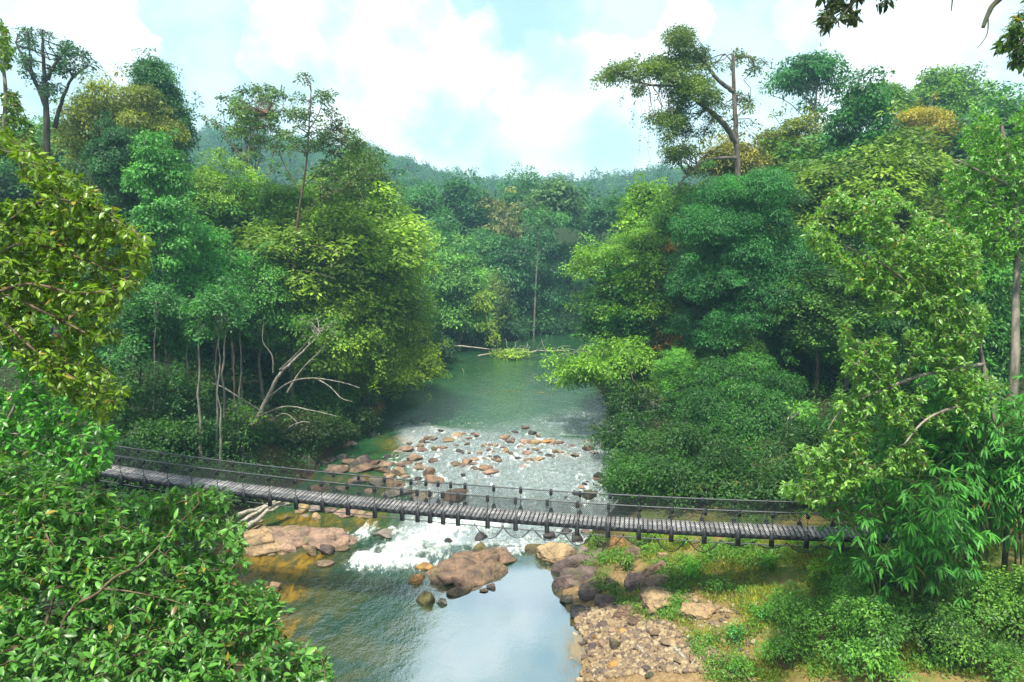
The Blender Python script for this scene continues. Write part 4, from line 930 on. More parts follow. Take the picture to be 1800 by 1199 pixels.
near_tree("broadleaf_tree", "near bright yellow-green tree with pale bowed boughs right of centre",
    [([(1760, 800, 22), (1728, 640, 22), (1715, 590, 21.6), (1680, 555, 21), (1620, 520, 20.5)], .10, .03), ([(1715, 590, 21.6), (1650, 500, 21.8), (1600, 420, 21.4), (1540, 370, 21)], .035, .012), ([(1728, 640, 22), (1620, 660, 20.5), (1540, 690, 20), (1500, 705, 20)], .06, .025), ([(1560, 685, 20.2), (1490, 710, 20), (1455, 755, 19.8)], .035, .015),
     ([(1740, 700, 22), (1640, 730, 20), (1590, 780, 19.5)], .05, .02), ([(1620, 520, 20.5), (1560, 470, 20), (1480, 430, 20)], .05, .015)],
    [(1410, 400), (1470, 330), (1500, 350), (1560, 330), (1640, 380), (1720, 420), (1740, 560), (1700, 640), (1780, 680), (1700, 760), (1600, 740), (1640, 820), (1520, 850), (1440, 890), (1375, 870), (1375, 800), (1460, 760), (1470, 690), (1480, 620), (1475, 560), (1490, 480), (1430, 440)],
    lambda x, y: 20.2 + (x - 1550) * .002, 5000, .155, (0.062, 0.155, 0.034), "grey", per=9, trunk=(17.6, 23, 0), dj=2.6, wk=0.42)
near_tree("broadleaf_tree", "tall mid-green tree with mottled trunk at the right edge",
    [([(1783, 660, 27), (1785, 560, 27), (1788, 430, 27), (1782, 330, 27), (1760, 220, 27)], .22, .06), ([(1788, 430, 27), (1770, 400, 26.5), (1745, 360, 26)], .08, .03), ([(1782, 330, 27), (1720, 300, 26), (1680, 280, 26)], .07, .02), ([(1782, 330, 27), (1820, 280, 27), (1850, 260, 27)], .07, .02)],
    [(1655, 330), (1680, 240), (1725, 165), (1760, 135), (1800, 130), (1870, 130), (1870, 480), (1800, 440), (1760, 470), (1720, 420), (1680, 420)], lambda x, y: 26.5, 2800, .175, (0.055, 0.165, 0.028), "grey", per=9, trunk=(19.8, 27, 0), dj=3)
near_tree("broadleaf_tree", "dark overhead branches hanging in from the top right corner",
    [([(2050, 60, 12), (1900, -40, 12), (1790, -20, 12), (1750, 5, 12), (1737, 25, 12), (1728, 48, 12)], .09, .03), ([(1900, -40, 12), (1700, -110, 12), (1560, -60, 12), (1500, 5, 12), (1470, 40, 12)], .06, .01), ([(1737, 28, 12), (1735, 60, 12), (1718, 85, 12)], .012, .006), ([(1900, -40, 12), (1840, 20, 12), (1790, 80, 12)], .05, .012), ([(1700, -110, 12), (1680, -40, 12), (1672, 20, 12)], .03, .008)],
    [(1428, 0), (1440, -60), (1580, -60), (1572, 8), (1530, 8), (1525, 30), (1470, 45), (1455, 60), (1440, 50)], lambda x, y: 12, 75, .17, (0.02, 0.035, 0.02), "dark", per=8, trunk=(12.5, 11, 0), dj=1.0, droop=.5)
near_tree("broadleaf_tree", "dark leafy bough tip at the right edge under the sky",
    [([(1960, 200, 13), (1870, 120, 13), (1810, 90, 13), (1780, 60, 13)], .05, .012)], [(1752, 95), (1770, 40), (1800, 0), (1860, -30), (1860, 120), (1790, 120)], lambda x, y: 13, 110, .18, (0.03, 0.07, 0.025), "dark", per=8, trunk=(15, 13, 0), dj=1.0, droop=.5)

# ------------------------------------------------------------------ bamboo and palms of sprays
def spray_plant(name, label, X, Y, culms, color, ln, nspray, per=7, spread=1.0, cat="bamboo", group=None, bark=(0.10, 0.13, 0.04), r=.035):
    z0 = h1(X, Y); org = np.array([X, Y, z0 - .05]); root = empty(name, org, label, cat, group)
    mbw = MB(); mbl = MB(); SP_, AX = [], []
    for (dx, dy, hgt, lean, az) in culms:
        t = np.linspace(0, 1, 14)[:, None]; o_ = np.array([math.cos(az), math.sin(az), 0])
        P = org + np.array([dx, dy, 0]) + np.array([0, 0, hgt]) * t * (1 - .12 * t * t) + o_ * lean * hgt * t ** 2.2
        mbw.tube(P, np.linspace(r, r * .25, 14), 6, cap=False)
        for _ in range(nspray):
            f = rng.uniform(.42, 1.0) ** .8; i_ = min(int(f * 13), 12); s = P[i_]
            e = s + nz(rng.normal(size=3) * np.array([1, 1, .4])) * rng.uniform(.25, 1.0) * spread + np.array([0, 0, .1 - .25 * rng.random()])
            mbw.tube([s, s * .5 + e * .5 + [0, 0, .08], e], [.008, .006, .004], 4, cap=False); SP_.append(e); AX.append(nz(e - s + np.array([0, 0, -.25])))
    W = np.array(SP_); A = np.array(AX); li = np.repeat(np.arange(len(W)), per); K = len(li); a = A[li]
    side = nz(np.cross(a, np.array([0, 0, 1.]))); fan = np.tile(np.linspace(-1.35, 1.35, per), len(W))[:, None]
    dr_ = a * np.cos(fan) + side * np.sin(fan) + np.array([0, 0, -.22]) + rng.normal(size=(K, 3)) * .25
    L = ln * rng.uniform(.65, 1.15, K)
    leaf_ovals(mbl, W[li] + rng.normal(size=(K, 3)) * .03, dr_, np.array([0, 0, 1.]) + rng.normal(size=(K, 3)) * .25, L, L * .16, (rng.normal(.45, .12, len(W)))[li] + rng.normal(0, .1, K), droop=.3)
    t = mbw.build("culms" if cat == "bamboo" else "stems", M_BARK, root, True, origin=org); t.color = (*bark, 1)
    o = mbl.build("foliage", M_LEAF, root, origin=org); o.color = (*color, 1)
    return root
def culmset(n, h0, h1_, sp, lean=.25, az=None):
    return [(rng.normal() * sp, rng.normal() * sp, rng.uniform(h0, h1_), rng.uniform(.05, lean), rng.uniform(0, 6.28) if az is None else az + rng.normal() * .7) for _ in range(n)]
for (px, Y, n, ha, hb, sp, az, lab) in [(1620, 20.5, 10, 5, 7.5, .6, 3.1, "slim bamboo clump hiding the bridge's right end"), (1690, 23, 18, 6, 9.0, .8, 3.1, "big dark bamboo clump with drooping sprays in front of bridge's right end"), (1815, 21, 14, 6, 9, .7, 3.0, "bamboo clump cut by the right edge of view"), (1660, 25, 10, 4, 6.5, .7, 3.3, "smaller bamboo thicket overlapping the right end of bridge deck"),
                                    (1765, 25, 14, 6, 9, .9, 2.9, "bamboo clump just behind the big dark one")]:
    X = at_y(px, 900, Y)[0]; spray_plant("bamboo_clump", lab, X, Y, culmset(n, ha, hb, sp, .35, az), (0.03, 0.135, 0.03), .40, 46, spread=1.3)

# ------------------------------------------------------------------ shrubs of the banks (protos, then copies)
def shrub(name, label, p, w, h, color, ln, n=9, cov=.45, cat="shrub", group=None, wk=.42, droop=.2):
    org = np.array([p[0], p[1], p[2] - .05]); root = empty(name, org, label, cat, group); mbw = MB(); cl = []
    for _ in range(n):
        a = rng.uniform(0, 6.28); rr = math.sqrt(rng.random()) * w * .42; c = org + np.array([math.cos(a) * rr, math.sin(a) * rr, h * rng.uniform(.25, .95)])
        cl.append([*c, w * rng.uniform(.16, .26), w * rng.uniform(.16, .26), h * rng.uniform(.16, .28)]); limb(mbw, org, c, .03, .01, .05, .08, 6, 5)
    t = mbw.build("stems", M_BARK, root, True, origin=org); t.color = (*BARKS["brown"], 1)
    mbl = MB(); foliage(mbl, cl, ln, cov, wk, .5, droop, per=9); o = mbl.build("foliage", M_LEAF, root, origin=org); o.color = (*color, 1)
    return root
def place_px(px, py): return hit(px, py)
for (px, py, w, h, c, lab) in [
    (1430, 1150, 2.6, 2.0, (0.05, 0.14, 0.03), "fine-leaved green shrub at bottom right left of its neighbours"),
    (1520, 1120, 2.4, 1.8, (0.055, 0.155, 0.04), "rounded shrub behind the bottom right shrubs"),
    (1540, 1190, 2.6, 2.0, (0.045, 0.13, 0.035), "broad shrub at the bottom frame edge right of centre"),
    (1640, 1160, 2.6, 1.9, (0.06, 0.15, 0.05), "grey-green shrub beneath the bamboo"),
    (1730, 1190, 2.6, 1.8, (0.05, 0.13, 0.04), "grey-green shrub in the bottom right corner"),
    (1700, 1090, 2.2, 1.8, (0.05, 0.14, 0.035), "shrub at the big bamboo's foot right of its neighbour"),
    (1775, 1095, 2.2, 1.9, (0.06, 0.15, 0.03), "shrub under the bamboo by the right edge"),
    (1790, 1140, 2.0, 1.6, (0.05, 0.13, 0.03), "low shrub at the right edge in front of the bamboo"),
    (1400, 1090, 1.8, 1.2, (0.05, 0.14, 0.03), "low dark shrub at the edge of the bare yellow soil"),
    (1490, 1020, 2.4, 1.5, (0.07, 0.20, 0.035), "bright bush on the slope below the bridge's right end"),
    (1540, 985, 2.4, 1.6, (0.06, 0.17, 0.03), "bush tucked under the bridge's right end"),
    (1580, 1050, 2.4, 1.7, (0.05, 0.15, 0.03), "bush left of the big bamboo's foot"),
    (1217, 1022, .9, .9, (0.08, 0.28, 0.035), "single vivid green seedling bush among right bank rocks"),
    (1205, 960, 1.0, .8, (0.07, 0.24, 0.03), "vivid green bush beside the sagging net on right bank"),
    (1240, 960, 1.0, .7, (0.06, 0.18, 0.03), "duller bush right of the vivid green one by the net"),
    (1345, 1000, .9, .7, (0.07, 0.22, 0.03), "small green bush alone on yellow meadow"),
    (1300, 1130, .7, .9, (0.04, 0.17, 0.05), "small upright leafy plant beside the gravel's right edge"),
    (1340, 1090, .8, .7, (0.05, 0.20, 0.04), "small leafy plant above the upright one"),
    (1055, 1040, .9, 1.0, (0.055, 0.12, 0.025), "wispy grey-green bush hanging over the purplish bedrock"),
    (1080, 1050, .8, .7, (0.06, 0.13, 0.03), "wispy bush between purplish bedrock and gravel"),
    (1100, 1000, 1.0, .8, (0.06, 0.14, 0.03), "scrubby bush right of the rusty rock"),
    (1050, 960, 1.2, .8, (0.07, 0.15, 0.03), "scrubby bush on the bank directly under the nets"),
    (1130, 955, 1.6, .8, (0.075, 0.17, 0.03), "low spread bush beneath the bridge near the rusty rock"),
    (990, 966, .8, .5, (0.06, 0.12, 0.03), "little bush growing behind the flat-topped tan rock"),
    (1190, 1065, .9, .7, (0.05, 0.14, 0.03), "bush growing below the long rock ledge"),
    (1260, 1040, 1.2, .8, (0.045, 0.13, 0.03), "dark bush behind the yellowish crumbling rock"),
    (1300, 960, 1.6, .8, (0.06, 0.16, 0.03), "low bush below the bridge right of the nets"),
    (1420, 975, 1.3, .7, (0.06, 0.18, 0.03), "low bush below the bridge near its right end"),
    (1310, 1190, 1.0, .7, (0.05, 0.15, 0.03), "low bush at the bottom edge right of the gravel"),
    (1380, 1180, 1.6, 1.2, (0.045, 0.13, 0.03), "dense bush at the bottom edge beside the bare soil")]:
    shrub("shrub", lab, place_px(px, py), w, h, c, .095 if w < 2 else .115, n=8 if w < 2 else 11, cov=.34, droop=rng.uniform(-.1, .6), wk=rng.uniform(.28, .5))
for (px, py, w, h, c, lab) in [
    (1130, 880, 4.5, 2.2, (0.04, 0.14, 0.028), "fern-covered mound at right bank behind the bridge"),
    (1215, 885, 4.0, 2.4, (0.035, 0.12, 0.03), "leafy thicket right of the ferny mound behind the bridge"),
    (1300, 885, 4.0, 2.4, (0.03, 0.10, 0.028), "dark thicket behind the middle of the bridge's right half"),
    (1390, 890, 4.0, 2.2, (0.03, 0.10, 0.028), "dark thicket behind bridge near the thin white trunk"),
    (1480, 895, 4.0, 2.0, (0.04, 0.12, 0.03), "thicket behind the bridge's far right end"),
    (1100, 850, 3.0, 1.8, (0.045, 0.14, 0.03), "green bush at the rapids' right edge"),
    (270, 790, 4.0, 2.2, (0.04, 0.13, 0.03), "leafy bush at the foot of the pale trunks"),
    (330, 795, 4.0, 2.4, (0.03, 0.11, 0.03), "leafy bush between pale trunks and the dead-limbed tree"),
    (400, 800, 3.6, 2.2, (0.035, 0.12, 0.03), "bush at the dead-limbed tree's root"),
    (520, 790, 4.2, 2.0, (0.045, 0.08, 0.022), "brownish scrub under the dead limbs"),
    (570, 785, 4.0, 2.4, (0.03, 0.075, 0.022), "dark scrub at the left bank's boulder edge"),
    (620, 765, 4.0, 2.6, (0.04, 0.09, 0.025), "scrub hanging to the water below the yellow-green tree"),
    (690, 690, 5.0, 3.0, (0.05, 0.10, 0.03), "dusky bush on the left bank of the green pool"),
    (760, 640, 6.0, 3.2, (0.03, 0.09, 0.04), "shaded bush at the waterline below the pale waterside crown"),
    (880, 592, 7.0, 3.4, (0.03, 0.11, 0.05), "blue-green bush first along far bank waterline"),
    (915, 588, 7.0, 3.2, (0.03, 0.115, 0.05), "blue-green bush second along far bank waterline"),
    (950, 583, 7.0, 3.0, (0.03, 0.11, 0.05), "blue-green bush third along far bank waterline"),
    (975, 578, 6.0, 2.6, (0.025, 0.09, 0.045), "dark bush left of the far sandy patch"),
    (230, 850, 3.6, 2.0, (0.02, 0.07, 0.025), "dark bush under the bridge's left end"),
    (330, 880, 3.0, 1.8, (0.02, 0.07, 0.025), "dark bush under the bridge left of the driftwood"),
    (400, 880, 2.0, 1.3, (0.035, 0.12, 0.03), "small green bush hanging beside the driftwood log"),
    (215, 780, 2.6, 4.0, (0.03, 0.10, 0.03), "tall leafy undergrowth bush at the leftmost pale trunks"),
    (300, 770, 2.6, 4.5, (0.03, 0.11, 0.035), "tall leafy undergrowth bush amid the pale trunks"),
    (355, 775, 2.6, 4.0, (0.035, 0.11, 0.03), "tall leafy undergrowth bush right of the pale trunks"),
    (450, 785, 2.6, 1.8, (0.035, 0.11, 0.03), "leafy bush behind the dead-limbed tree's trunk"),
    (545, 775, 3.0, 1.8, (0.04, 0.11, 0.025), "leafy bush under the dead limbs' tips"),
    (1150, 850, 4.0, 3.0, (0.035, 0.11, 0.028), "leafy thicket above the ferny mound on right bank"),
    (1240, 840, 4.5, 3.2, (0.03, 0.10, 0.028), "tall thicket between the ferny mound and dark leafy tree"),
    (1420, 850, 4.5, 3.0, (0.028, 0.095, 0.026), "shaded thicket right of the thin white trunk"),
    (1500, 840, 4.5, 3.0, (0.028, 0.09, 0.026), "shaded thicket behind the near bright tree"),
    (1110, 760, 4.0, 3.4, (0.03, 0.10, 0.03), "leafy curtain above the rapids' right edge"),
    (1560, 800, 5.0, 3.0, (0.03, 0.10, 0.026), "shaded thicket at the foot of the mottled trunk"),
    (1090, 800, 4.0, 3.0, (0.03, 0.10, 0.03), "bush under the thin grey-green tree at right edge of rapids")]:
    p = place_px(px, py)
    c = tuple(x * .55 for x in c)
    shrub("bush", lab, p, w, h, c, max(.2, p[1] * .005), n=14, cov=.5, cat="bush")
# sapling in front of the stand
special_tree("young light-green sapling before the dead-limbed tree", [([(425, 790, 43), (432, 740, 43), (430, 700, 43)], .08, .03), ([(432, 750, 43), (410, 715, 43)], .04, .02), ([(432, 745, 43), (460, 740, 43)], .03, .02)],
    scat(425, 720, 43, 34, 26, 9, 8, 13), (0.075, 0.18, 0.035), .24, .45, "grey", name="sapling")
special_tree("leaning thin white trunk beside the bridge rail on right bank", [([(1382, 875, 40), (1377, 850, 40), (1380, 800, 40), (1385, 740, 40)], .12, .06)], scat(1390, 730, 40, 30, 20, 6, 14, 20), (0.05, 0.15, 0.03), .24, .45, "pale", name="slender_tree")

# ------------------------------------------------------------------ ground cover: grass, gravel, canopy of the far hills
def scatter_px(n, poly):
    poly = np.asarray(poly, float); A = np.array([hit(*p) for p in poly])[:, :2]; lo, hi = A.min(0), A.max(0); out = []
    P = rng.uniform(lo, hi, (n * 3, 2)); ins = np.zeros(len(P), bool); j = len(A) - 1
    for i_ in range(len(A)):
        c = ((A[i_, 1] > P[:, 1]) != (A[j, 1] > P[:, 1])) & (P[:, 0] < (A[j, 0] - A[i_, 0]) * (P[:, 1] - A[i_, 1]) / (A[j, 1] - A[i_, 1] + 1e-9) + A[i_, 0]); ins ^= c; j = i_
    P = P[ins][:n]; return np.column_stack([P, H(P[:, 0], P[:, 1])])
mg = MB()
P = scatter_px(18000, [(1040, 945), (1560, 945), (1800, 960), (1800, 1199), (1250, 1199), (1200, 1110), (1060, 1040), (1010, 985)])
keep = fbm(P[:, 0] * .55, P[:, 1] * .55, 3) + .25 * rng.random(len(P)) - .35 * (P[:, 0] < 6) > -.02; P = P[keep]
li = np.repeat(np.arange(len(P)), 7); K = len(li); d = rng.normal(size=(K, 3)) * np.array([.6, .6, .1]) + np.array([0, 0, .9]); L = rng.uniform(.10, .30, K)
leaf_quads(mg, P[li] + rng.normal(size=(K, 3)) * np.array([.10, .10, 0]), d, rng.normal(size=(K, 3)), L, L * .11, rng.normal(.5, .2, len(P))[li], droop=.3)
o = mg.build("grass", M_GRASS); o.color = (0.13, 0.165, 0.04, 1); tag(o, "patchy short grass over the right bank", "grass", kind="stuff")
mg = MB(); P2 = P[rng.random(len(P)) < .55] ; P2 = P2[fbm(P2[:, 0] * .9 + 7, P2[:, 1] * .9, 3) > .05]
li = np.repeat(np.arange(len(P2)), 16); K = len(li)
leaf_quads(mg, P2[li] + np.column_stack([rng.normal(0, .2, (K, 2)), rng.uniform(.03, .32, K)]), rng.normal(size=(K, 3)), np.array([0, 0, 1.]) + rng.normal(size=(K, 3)) * .4, rng.uniform(.07, .16, K), rng.uniform(.03, .06, K), rng.normal(.5, .15, len(P2))[li])
o = mg.build("ground_cover", M_LEAF); o.color = (0.05, 0.13, 0.03, 1); tag(o, "low leafy weeds scattered over the right bank", "weeds", kind="stuff")
# forest floor growth along both banks
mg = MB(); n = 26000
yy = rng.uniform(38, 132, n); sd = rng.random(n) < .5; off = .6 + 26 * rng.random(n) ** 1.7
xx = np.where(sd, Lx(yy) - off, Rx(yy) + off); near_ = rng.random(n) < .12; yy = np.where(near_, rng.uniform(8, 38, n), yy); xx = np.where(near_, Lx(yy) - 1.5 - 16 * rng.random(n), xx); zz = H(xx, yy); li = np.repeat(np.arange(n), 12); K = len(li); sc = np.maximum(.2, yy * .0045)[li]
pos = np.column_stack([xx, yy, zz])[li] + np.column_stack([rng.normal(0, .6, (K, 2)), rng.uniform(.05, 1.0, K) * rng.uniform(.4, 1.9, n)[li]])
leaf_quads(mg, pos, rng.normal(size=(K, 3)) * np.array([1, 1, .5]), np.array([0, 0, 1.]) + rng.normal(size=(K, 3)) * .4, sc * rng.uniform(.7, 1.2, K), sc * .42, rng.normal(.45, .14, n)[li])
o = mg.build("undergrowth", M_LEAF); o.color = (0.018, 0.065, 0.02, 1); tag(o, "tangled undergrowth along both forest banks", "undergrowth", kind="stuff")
# gravel
m, nt, out = newmat("gravel_stone"); b = NB(nt); g = b.n("ShaderNodeNewGeometry"); t = b.attr("tint"); n2 = b.noise(g.outputs["Position"], 14, 4)
cr = b.n("ShaderNodeValToRGB"); b.link(t, cr.inputs[0]); e = cr.color_ramp; e.elements[0].color = (.08, .058, .052, 1); e.elements[1].color = (.32, .26, .17, 1)
for ps, c in ((.25, (.14, .10, .075, 1)), (.5, (.20, .14, .08, 1)), (.75, (.26, .19, .11, 1))): x = e.elements.new(ps); x.color = c
c = b.mix(b.maprange(n2, .4, .7, 0, .4), cr.outputs[0], (.16, .11, .07)); b.link(b.principled(c, .8, .3, b.bump(n2, .4, .03)), out.inputs[0]); M_GRAV = m
def stones(mb, P, r0, r1):
    base = [rock_verts(IV2, 300 + k, 7, .1) for k in range(8)]
    for k, p in enumerate(P):
        s = r0 + (r1 - r0) * rng.random() ** 2.2; v = base[k % 8] * np.array([s, s * rng.uniform(.6, 1), s * rng.uniform(.4, .7)]); a = rng.uniform(0, 6.28); c_, s_ = math.cos(a), math.sin(a)
        v = np.column_stack([v[:, 0] * c_ - v[:, 1] * s_, v[:, 0] * s_ + v[:, 1] * c_, v[:, 2]]); mb.add(v + p + [0, 0, s * .2], IF2, rng.random())
GP = scatter_px(5200, [(1015, 1075), (1120, 1060), (1200, 1100), (1260, 1150), (1330, 1199), (1040, 1199), (1040, 1150), (1010, 1110)])
GP = np.concatenate([GP, scatter_px(350, [(1200, 1000), (1330, 1040), (1400, 1120), (1300, 1190), (1200, 1100)]), scatter_px(220, [(1000, 1199), (1050, 1199), (1040, 1100), (1005, 1110)])])
GP[:, 2] = np.maximum(GP[:, 2], -.12)
mg = MB(); stones(mg, GP, .03, .17); o = mg.build("gravel", M_GRAV); tag(o, "orange-tan gravel and cobbles sloping into the mirror pool", "gravel", kind="stuff")
for (px, py, w, h, tone, lab) in [(1060, 1100, 28, 18, "purple", "largest purplish slab high on the gravel"), (1082, 1108, 26, 14, "pink", "pink slab with a dark shadow on the gravel"), (1118, 1094, 28, 18, "brown", "long brown block at the top of the gravel"),
    (1045, 1118, 24, 16, "purple", "purplish stone near the gravel's waterline"), (1048, 1123, 16, 12, "orange", "orange stone against a purplish one on gravel"), (1082, 1136, 22, 26, "purple", "upright reddish slab in the middle of the gravel"),
    (1042, 1139, 20, 14, "purple", "dark purplish stone left of the upright slab"), (1078, 1170, 24, 18, "orange", "big orange-brown cobble low on the gravel"), (1152, 1116, 18, 18, "brown", "round brown cobble beside a flat tan slab"),
    (1178, 1130, 34, 22, "tan", "flat tan slab with a lifted edge on gravel"), (1060, 1135, 18, 18, "pink", "flat pink stone left of the upright slab"), (1138, 1178, 20, 14, "purple", "purplish cobble low on gravel's middle"), (1142, 1188, 18, 14, "dark", "dark rounded cobble at the gravel's bottom edge"),
    (1095, 1112, 16, 12, "orange", "orange stone right of the pink slab"), (1200, 1165, 28, 10, "tan", "long pale stone by the sticks"), (1184, 1175, 16, 12, "tan", "pale pointed stone below the sticks"), (1025, 1133, 18, 12, "purple", "wet purplish stone at the gravel's water edge"), (1030, 1068, 16, 10, "tan", "pale cobble at the gravel's top left"), (1250, 1185, 18, 12, "tan", "pale cobble at far right of gravel")]:
    p = hit(px, py + h * .3); place_rock(px, py, w, h, tone, lab, name="cobble", z=p, sink=.2, tilt=.3)

# far hills forest: one mass
tmpl = []
for k in range(6):
    mk = MB(); cl = crown_clumps((0, 0, 0), (4.2, 4.2, 3.4), "dome", 9, 1.15); foliage(mk, cl, 1.25, .55, per=8); tmpl.append((np.concatenate(mk.v), mk.f, np.concatenate(mk.t)))
mf = MB(); cnt = 0
for k in range(5200):
    Yv = rng.uniform(150, 500) if k > 900 else rng.uniform(440, 500); u = rng.uniform(-.60, .30); Xv = u * Yv
    zt = h1(Xv, Yv); s = rng.uniform(.65, 1.25) * (1.0 if Yv > 250 else .9)
    if cnt > 3300: break
    v, f, t = tmpl[rng.integers(6)]; a = rng.uniform(0, 6.28); c_, s_ = math.cos(a), math.sin(a)
    vv = np.column_stack([v[:, 0] * c_ - v[:, 1] * s_, v[:, 0] * s_ + v[:, 1] * c_, v[:, 2] * rng.uniform(.8, 1.2)]) * s + [Xv, Yv, zt + 5 + rng.exponential(1.6)]
    mf.add(vv, [x - 0 for x in f], t * .8 + rng.normal(0.05, .12)); cnt += 1
o = mf.build("distant_forest", M_LEAF); o.color = (0.022, 0.075, 0.026, 1); tag(o, "hazy blue-green forest covering the far hills", "forest", kind="stuff")

# ------------------------------------------------------------------ footbridge
BT = np.array([(130, 822), (180, 830), (260, 843), (400, 866), (500, 876), (610, 886), (735, 898), (850, 909), (1010, 925), (1120, 931), (1240, 936), (1420, 941), (1560, 945), (1680, 949)], float)
BD = 27.5 / (1 + (BT[:, 0] - 900) / 1200 * .185)
BP = np.array([at_d(px, py, D) for (px, py), D in zip(BT, BD)])
c1 = np.polyfit(BP[:, 0], BP[:, 1], 1); th = math.atan(-c1[0]); E = np.array([math.cos(th), -math.sin(th), 0]); NO = np.array([math.sin(th), math.cos(th), 0])
B0 = np.array([0, c1[1], 0]); sB = BP[:, 0] / math.cos(th); cz = np.polyfit(sB, BP[:, 2], 4)
S0, S1 = sB[0] - 2.0, sB[-1] + 1.0
def bz(s): return np.polyval(cz, np.clip(s, sB[0], sB[-1]))
WID = 1.0
def bp(s, w=0.0, dz=0.0):
    s = np.asarray(s, float); return B0 + s[..., None] * E + w * NO + (bz(s) + dz)[..., None] * np.array([0, 0, 1.])
def s_of_px(px):
    ss = np.linspace(S0, S1, 4000); Pq = bp(ss); D = Pq[:, 1] * CP - (Pq[:, 2] - CAMZ) * SP; uu = Pq[:, 0] / D
    return float(np.interp((px - 900) / FOC, uu, ss))
borg = bp(np.array(0.0)); broot = empty("footbridge", borg, "long narrow suspension footbridge with plank deck and wire mesh sides spanning river", "bridge")
md = MB(); ps = np.arange(S0, S1, .182)
for s in ps:
    c = bp(np.array(s), WID / 2, 0.0); tdir = nz(bp(np.array(s + .2)) - bp(np.array(s - .2)))
    md.box(c + [0, 0, rng.normal(0, .004)], tdir * .066, NO * (WID / 2 + rng.uniform(-.02, .02)), np.array([0, 0, .022]), rng.uniform(.05, .95))
md.build("deck", M_PLANK, broot, origin=borg)
ss = np.linspace(S0, S1, 120)
for (w, dz, nm_) in [(.04, -.10, "edge_beam"), (WID - .04, -.10, "edge_beam"), (WID / 2, -.075, "gap_shade_sheet")]:  # last row: dark sheet added below the planks to make gaps look shaded
    mk = MB()
    for a, b_ in zip(ss[:-1], ss[1:]):
        A_, B_ = bp(np.array(a), w, dz), bp(np.array(b_), w, dz); mk.box((A_ + B_) / 2, (B_ - A_) / 2, NO * (.04 if nm_ == 'edge_beam' else WID / 2 - .09), np.array([0, 0, .07 if nm_ == 'edge_beam' else .03]))
    mk.build(nm_, M_STEEL, broot, origin=borg)
for (w, dz, r, nm_) in [(-.06, .93, .028, "hand_cable"), (WID + .06, .93, .028, "hand_cable"), (-.04, -.36, .022, "lower_cable"), (WID + .04, -.36, .022, "lower_cable"), (-.05, .5, .007, "mid_wire"), (WID + .05, .5, .007, "mid_wire"), (-.05, .22, .006, "mid_wire"), (WID + .05, .22, .006, "mid_wire")]:
    mk = MB(); mk.tube(bp(ss, w, dz), r, 6); mk.build(nm_, M_CABLE, broot, origin=borg)
NEARPX = [172, 215, 256, 298, 340, 385, 430, 476, 522, 568, 613, 660, 708, 735, 757, 780, 806, 858, 907, 962, 1015, 1069, 1123, 1180, 1238, 1297, 1356, 1417, 1478, 1540, 1602]
NS = [s_of_px(p) for p in NEARPX]
cb = MB()
for s in NS: 
    c = bp(np.array(s), WID / 2, -.21); cb.box(c, E * .045, NO * (WID / 2 - .09), np.array([0, 0, .03]))
cb.build("cross_beams", M_STEEL, broot, origin=borg)
def rod_mesh():
    mk = MB(); mk.tube([(0, 0, .1), (0, 0, .5), (0, 0, .93)], .014, 6); return mk
def clamp_mesh():
    mk = MB(); mk.box((0, 0, .85), (.06, 0, 0), (0, .045, 0), (0, 0, .125)); mk.box((0, 0, .95), (.03, 0, 0), (0, .05, 0), (0, 0, .03)); return mk
def bracket_mesh():
    mk = MB(); w = .09; prof = [(-w, -.42), (w, -.42), (w, .04), (w * .7, .14), (0, .19), (-w * .7, .14), (-w, .04)]
    v = [(x, -.03, z) for x, z in prof] + [(x, .03, z) for x, z in prof]; n = len(prof)
    mk.add(v, [np.array([list(range(n))]), np.array([list(range(2 * n - 1, n - 1, -1))]), np.array([(i_, i_ + n, (i_ + 1) % n + n, (i_ + 1) % n) for i_ in range(n)])]); return mk
rd = rod_mesh().build("suspender", M_CABLE, broot, True); cm = clamp_mesh().build("clamp", M_STEEL, rd); bk = bracket_mesh().build("bracket", M_STEEL, rd)
firsts = True
for s in NS:
    for w in (-.09, WID + .09):
        o = rd if firsts else copy_tree(rd, broot); firsts = False
        o.location = Vector(bp(np.array(s), w, 0) - borg); o.rotation_euler = (0, 0, -th)
def net(name, w, lo, hi, sa, sb, cell=.085, r=.006, sag=None):
    mk = MB(); n = int((sb - sa) / cell); hh_ = hi - lo; m_ = max(2, int(round(hh_ / cell))); cell_h = hh_ / m_
    segs = []
    for sgn in (1, -1):
        for i_ in range(-m_, n + 1):
            a = sa + i_ * cell
            pts = []
            for k in range(m_ + 1):
                s = a + (k if sgn > 0 else m_ - k) * cell
                if sa <= s <= sb: pts.append((s, lo + k * cell_h))
            if len(pts) > 1: segs.append(np.array(pts))
    for p in segs:
        P = bp(p[:, 0], w, 0) + np.column_stack([np.zeros((len(p), 2)), p[:, 1]])
        t = np.arange(len(P)); mk.tube(P, r, 3, cap=False)
    return mk.build(name, M_NET, broot, origin=borg)
net("mesh_side", -.05, -.02, .93, S0 + .5, S1 - .5); net("mesh_side", WID + .05, -.02, .93, S0 + .5, S1 - .5)
